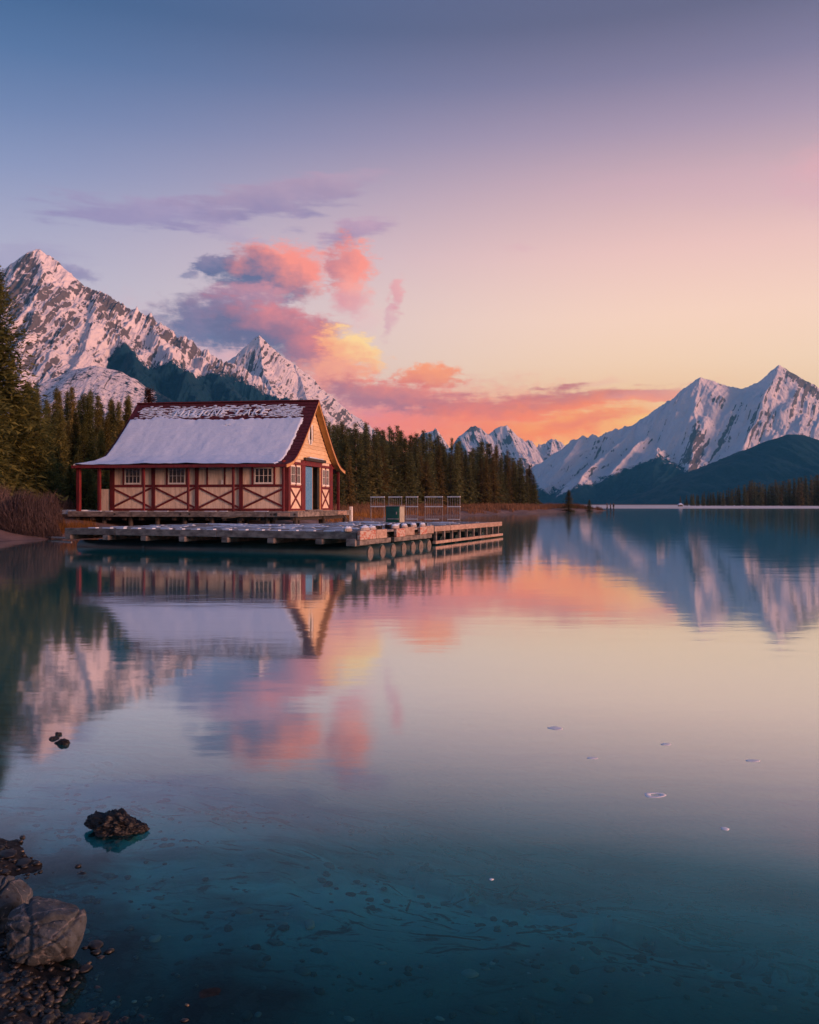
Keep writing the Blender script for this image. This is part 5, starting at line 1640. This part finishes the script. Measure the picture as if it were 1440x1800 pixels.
def stone(name, u, v_base, D, dims, seed, mat, label, cat='rock', group=None, lift=.6, rot=(0, 0, 0), zbase=None, **kw):
    x, y, _ = P(u, v_base, D)
    me = boulder_mesh(name, dims, seed, mat, **kw)
    o = bpy.data.objects.new(name, me)
    z = gz(x, y) if zbase is None else zbase
    o.location = (x, y, z + dims[2] * lift)
    o.rotation_euler = rot
    COL.objects.link(o)
    tag(o, label, cat, group)
    return o
stone('boulder', 80, 1690, 2.85, (.175, .14, .125), 5, 'rock', 'big cracked grey brown boulder at the water edge', lift=.62, rot=(.1, -.12, .3), sub=6, facets=22, rough=.07, cut=.60, ridges=.09, crack=5, zbase=.0)
stone('boulder', -2, 1600, 3.08, (.125, .13, .115), 12, 'rock', 'rounded boulder with a pink dry top, cut by the picture edge', lift=.62, rot=(.1, .2, 1.2), sub=6, facets=12, rough=.05, cut=.68, ridges=.06, crack=2, zbase=-.012)
# jagged rock standing in the water: a long body with a beak at one end and a low tail
def jagged(u, v, D, label):
    v0, f = ICO[6]
    x = v0.copy()
    L, Wd, Hh = .150, .068, .074
    s = x[:, 0]
    prof_h = np.interp(s, [-1, -.8, -.45, -.15, .1, .3, .5, .7, .85, 1], [.60, .84, .80, .84, .86, .70, .56, .40, .46, .24])
    z = x[:, 2]
    nx = x[:, 0] * L + np.where(s < -.5, -.020 * sstep(z, -.1, .6) + .03 * sstep(-z, -.25, .2), 0)
    ny = x[:, 1] * Wd * np.interp(s, [-1, -.3, .4, 1], [1, 1.1, .8, .4])
    nz = z * Hh * prof_h
    r = fbm(v0[:, 0] * 2.2, v0[:, 1] * 2.2, v0[:, 2] * 2.2, seed=44, octs=6, gain=.6, ridged=True) - .6
    r2 = fbm(v0[:, 0] * 6, v0[:, 1] * 6, v0[:, 2] * 6 + 2, seed=54, octs=4, gain=.6) - .5
    r3 = fbm(v0[:, 0] * 3.1 + 4, v0[:, 1] * 3.1, v0[:, 2] * 5, seed=64, octs=5, gain=.65, ridged=True) - .6
    k = 1 + .55 * r + .35 * r2 + .75 * r3
    P0 = np.stack([nx * (1 + .12 * r + .10 * r3), ny * k, nz * k + .012 * (r3 - .1) * (z > .2)], 1)
    o = bpy.data.objects.new('jagged_rock', np_mesh('jagged_rock', P0, f, True, None, [M['dark_rock']]))
    px, py, _ = P(u, v, D)
    o.location = (px, py, .012)
    o.rotation_euler = (0, 0, -.12)
    COL.objects.link(o)
    tag(o, label, 'rock')
jagged(207, 1462, 3.98, 'jagged dark rock with a beak like end standing alone in the shallow water')
for i, (u, D, dims, lab) in enumerate([(112, 5.42, (.052, .040, .030), 'biggest of three small dark stones breaking the surface well out from the boulders'), (95, 5.52, (.034, .03, .016), 'flat stone at the shore end of three small dark stones in the water'), (103, 5.62, (.022, .02, .020), 'pointed stone behind two others breaking the surface of the lake')]):
    stone('stone', u, 1312, D, dims, 60 + i, 'dark_rock', lab, 'stone', lift=.12, rot=(0, 0, i), sub=5, rough=.24, ridges=.42, facets=9, cut=.6, zbase=0.0)
# dark stones and weed along the water line
ss = random.Random(77)
edge_pts = [(14, 1512, 30), (40, 1520, 26), (6, 1540, 18), (52, 1556, 26), (20, 1548, 20), (60, 1590, 22), (40, 1580, 20), (85, 1600, 14), (168, 1662, 24), (160, 1650, 16), (180, 1644, 14), (150, 1704, 20), (176, 1708, 14), (140, 1730, 20), (165, 1745, 18), (190, 1770, 22), (220, 1778, 20), (250, 1785, 22), (120, 1748, 20), (205, 1760, 16), (236, 1768, 14), (184, 1786, 24)]
for i, (u, v, w) in enumerate(edge_pts):
    D = FPX * EYE / (v - HZ)
    r = w / FPX * D * .5
    stone('stone', u, v, D, (r * 1.25, r, r * ss.uniform(.45, .7) * (.45 if v < 1600 else .8)), 80 + i, 'dark_rock', 'small dark wet stone in the shallows beyond the pink topped boulder' if v < 1600 else 'small dark wet stone touching the lake side of the big cracked boulder' if v < 1690 else 'small dark wet stone at the edge of the near gravel', 'stone', 'dark stones along the water line', lift=.15, rot=(0, 0, ss.uniform(0, 6)), sub=3, rough=.22, ridges=.22, zbase=max(-.012, gz(*P(u, v, D)[:2])))
# larger pebbles one can pick out, then the gravel itself
pv, pf = ICO[2]
pebs = []
for i in range(6):
    q = pv * (1 + .5 * (fbm(pv[:, 0] * 1.5 + i, pv[:, 1] * 1.5, pv[:, 2] * 1.5, seed=90 + i, octs=3) - .5))[:, None] * np.array([1, .75, .5])
    pebs.append(np_mesh('pebble', q, pf, True, None, [M['pebble']]))
cnt = 0
while cnt < 70:
    u, v = ss.uniform(-10, 175), ss.uniform(1725, 1815)
    D = FPX * EYE / (v - HZ)
    x, y, _ = P(u, v, D)
    z = gz(x, y)
    if z < .005: 
        if ss.random() < .9: continue
    r = ss.uniform(.008, .017)
    o = bpy.data.objects.new('pebble', pebs[cnt % 6])
    o.scale = (r, r, r)
    o.location = (x, y, z + r * .3)
    o.rotation_euler = (ss.uniform(-.4, .4), ss.uniform(-.4, .4), ss.uniform(0, 6))
    COL.objects.link(o)
    tag(o, 'rounded dark pebble on the gravel before the big boulder', 'pebble', 'pebbles on the near gravel')
    cnt += 1
def gravel(n, seed):
    g = np.random.default_rng(seed)
    v, f = ICO[1]
    x = g.uniform(-3.6, .1, n * 4); y = g.uniform(1.5, 4.6, n * 4)
    s2 = sdist(NEAR, x, y)
    keep = (s2 > -.30 - .0 * x) & (g.random(n * 4) < np.where(s2 > 0, 1, .35 * np.exp(s2 * 6)))
    x, y = x[keep][:n], y[keep][:n]
    z = ground_h(x, y)
    r = g.gamma(3.0, .0022, len(x)) + .0025
    Rz = g.uniform(0, 6.283, len(x))
    vv = v[None] * (1 + g.normal(0, .18, (len(x), len(v), 1)))
    vv = vv * np.stack([r * g.uniform(.9, 1.5, len(x)), r, r * g.uniform(.4, .8, len(x))], 1)[:, None, :]
    c, s = np.cos(Rz)[:, None], np.sin(Rz)[:, None]
    X = vv[:, :, 0] * c - vv[:, :, 1] * s + x[:, None]
    Y = vv[:, :, 0] * s + vv[:, :, 1] * c + y[:, None]
    Z = vv[:, :, 2] + (z + r * .25)[:, None]
    F = (f[None] + (np.arange(len(x)) * len(v))[:, None, None]).reshape(-1, 3)
    tint = np.repeat(g.random(len(x)), len(v))
    return np_mesh('gravel', np.stack([X, Y, Z], -1).reshape(-1, 3), F, False, {'tint': tint}, [M['gravel']])
def gravel_mat():
    m, N, out = new_mat('mixed_gravel')
    c = N.ramp(N.attr('tint'), [(0, (.007, .007, .007)), (.5, (.014, .012, .012)), (.8, (.030, .027, .026)), (.93, (.055, .052, .050)), (.97, (.16, .10, .04)), (1, (.24, .22, .21))])
    principled(N, out, c, .5, spec=.5)
    return m
M['gravel'] = gravel_mat()
o = bpy.data.objects.new('gravel', gravel(9000, 5))
COL.objects.link(o)
tag(o, 'dark wet gravel of the near shore', kind='stuff')
# sunken sticks and stones on the lake bed
mb = MB()
for i in range(26):
    u, v = ss.uniform(180, 1440), ss.uniform(1500, 1800)
    D = FPX * EYE / (v - HZ) * ss.uniform(1.05, 1.25)
    x, y, _ = P(u, v, D)
    z = gz(x, y)
    if z > -.05: continue
    a = ss.gauss(.1, .5)
    L = ss.uniform(.05, .28)
    mb.tube([(x, y, z + .01), (x + L * .5 * math.cos(a), y + L * .5 * math.sin(a), z + .02 + ss.uniform(0, .02)), (x + L * math.cos(a + .3), y + L * math.sin(a + .3), z + .012)], ss.uniform(.003, .007), 5, .002)
o = mb.build('sunken_debris', M['weed'])
tag(o, 'dark sunken sticks lying on the lake bed', kind='stuff')

def bed_stones(n, seed):
    g = np.random.default_rng(seed)
    v, f = ICO[2]
    x = g.uniform(-1.9, 2.9, n * 3); y = 2.2 + 3.2 * g.random(n * 3) ** 1.3
    z = ground_h(x, y)
    keep = (z < -.012) & (fbm(x * 1.1, y * 1.6, seed=6, octs=3) > .42)
    x, y, z = x[keep][:n], y[keep][:n], z[keep][:n]
    k = len(x)
    r = np.minimum(g.gamma(2.0, .0035, k) + .004, .024)
    ph = g.uniform(0, 6.283, k)
    vv = v[None] * (1 + g.normal(0, .09, (k, len(v), 1))) * np.stack([r * g.uniform(1, 1.7, k), r, r * g.uniform(.35, .6, k)], 1)[:, None, :]
    c, s_ = np.cos(ph)[:, None], np.sin(ph)[:, None]
    V = np.stack([vv[:, :, 0] * c - vv[:, :, 1] * s_ + x[:, None], vv[:, :, 0] * s_ + vv[:, :, 1] * c + y[:, None], vv[:, :, 2] + (z + r * .1)[:, None]], -1)
    V[:, :, 2] = np.minimum(V[:, :, 2], -.004)
    F = (f[None] + (np.arange(k) * len(v))[:, None, None]).reshape(-1, 3)
    return np_mesh('sunken_stones', V.reshape(-1, 3), F, True, {'tint': np.repeat(g.random(k), len(v))}, [M['bedstone']])
m_, N, out = new_mat('algae_stone')
principled(N, out, N.ramp(N.attr('tint'), [(0, (.006, .010, .010)), (.6, (.018, .034, .036)), (.9, (.05, .085, .085)), (1, (.16, .20, .19))]), .8)
M['bedstone'] = m_
o = bpy.data.objects.new('sunken_stones', bed_stones(1300, 8))
COL.objects.link(o)
tag(o, 'pale and dark stones strewn over the shallow lake bed', kind='stuff')

# scraps of thin ice and foam afloat
M['ice'] = simple('thin_ice', (0.90, 0.88, 0.87), (0.78, 0.76, 0.76), 30, rough=.6, bump_d=.002)
def float_patch(u, v, w, aspect, ring, seed, label):
    D = FPX * EYE / (v - HZ)
    x, y, _ = P(u, v, D)
    g = np.random.default_rng(seed)
    L = w / FPX * D / 2
    n = 22
    th = np.arange(n) * 2 * math.pi / n
    rr = 1 + .5 * (fbm(np.cos(th) * 1.3 + seed, np.sin(th) * 1.3, seed=seed, octs=3) - .5)
    mb = MB()
    rings = []
    spec = [(1.0, -.001), (.96, .0012), (.80, .0022)] + ([(.46, .002), (.42, -.001)] if ring else [(.35, .003)])
    for k, z in spec:
        rings.append([(x + math.cos(t) * L * k * r + .1 * L * (1 - k), y + math.sin(t) * L * aspect * k * r, z) for t, r in zip(th, rr)])
    vs = [p for r in rings for p in r]
    K = len(rings)
    fs = [(k * n + i, k * n + (i + 1) % n, (k + 1) * n + (i + 1) % n, (k + 1) * n + i) for k in range(K - 1) for i in range(n)]
    if not ring:
        fs.append(tuple((K - 1) * n + i for i in range(n)))
    o = mb.add(vs, fs).build('ice_scrap', M['ice'], smooth=True)
    tag(o, label, 'ice', 'scraps of ice floating on the lake')
for i, (u, v, w, asp, ring, lab) in enumerate([
        (1151, 1397.5, 38, .75, True, 'pale ring shaped scrap of ice afloat, the largest of those on the open water'),
        (1275, 1457, 16, 1.0, False, 'small pale oval scrap of ice afloat, closest to the shore of all'),
        (1041, 1332.5, 20, .6, False, 'small flat scrap of ice afloat between the ring shaped one and the dock'),
        (977, 1280, 27, .8, False, 'grey streak of ice afloat, closest to the dock of the floating scraps'),
        (1171, 1308.5, 20, .7, False, 'faint grey scrap of ice afloat straight out beyond the ring shaped one'),
        (1324, 1337.5, 26, .5, False, 'thin slanting scrap of ice afloat, out toward the far range'),
        (864, 1546, 8, 1.0, False, 'tiny pale fleck afloat over the dark shallow lake bed')]):
    float_patch(u, v, w, asp, ring, 900 + i, lab)

# ------------------------------------------------------------------ air
HAZE = 0.000065
hm, N, out = new_mat('haze_air')
pv_ = N.new('ShaderNodeVolumePrincipled')
pv_.inputs['Color'].default_value = (0.10, 0.56, 0.98, 1)
pv_.inputs['Density'].default_value = HAZE
pv_.inputs['Anisotropy'].default_value = 0.1
N.t.links.new(pv_.outputs[0], out.inputs['Volume'])
mb = MB()
s, zt, zb = 8200, 1150, -32
mb.hexa([(-s, -s, zb), (s, -s, zb), (s, s, zb), (-s, s, zb), (-s, -s, zt), (s, -s, zt), (s, s, zt), (-s, s, zt)])
hz_o = mb.build('haze', hm)
tag(hz_o, 'thin blue evening haze over the lake and mountains', kind='stuff')
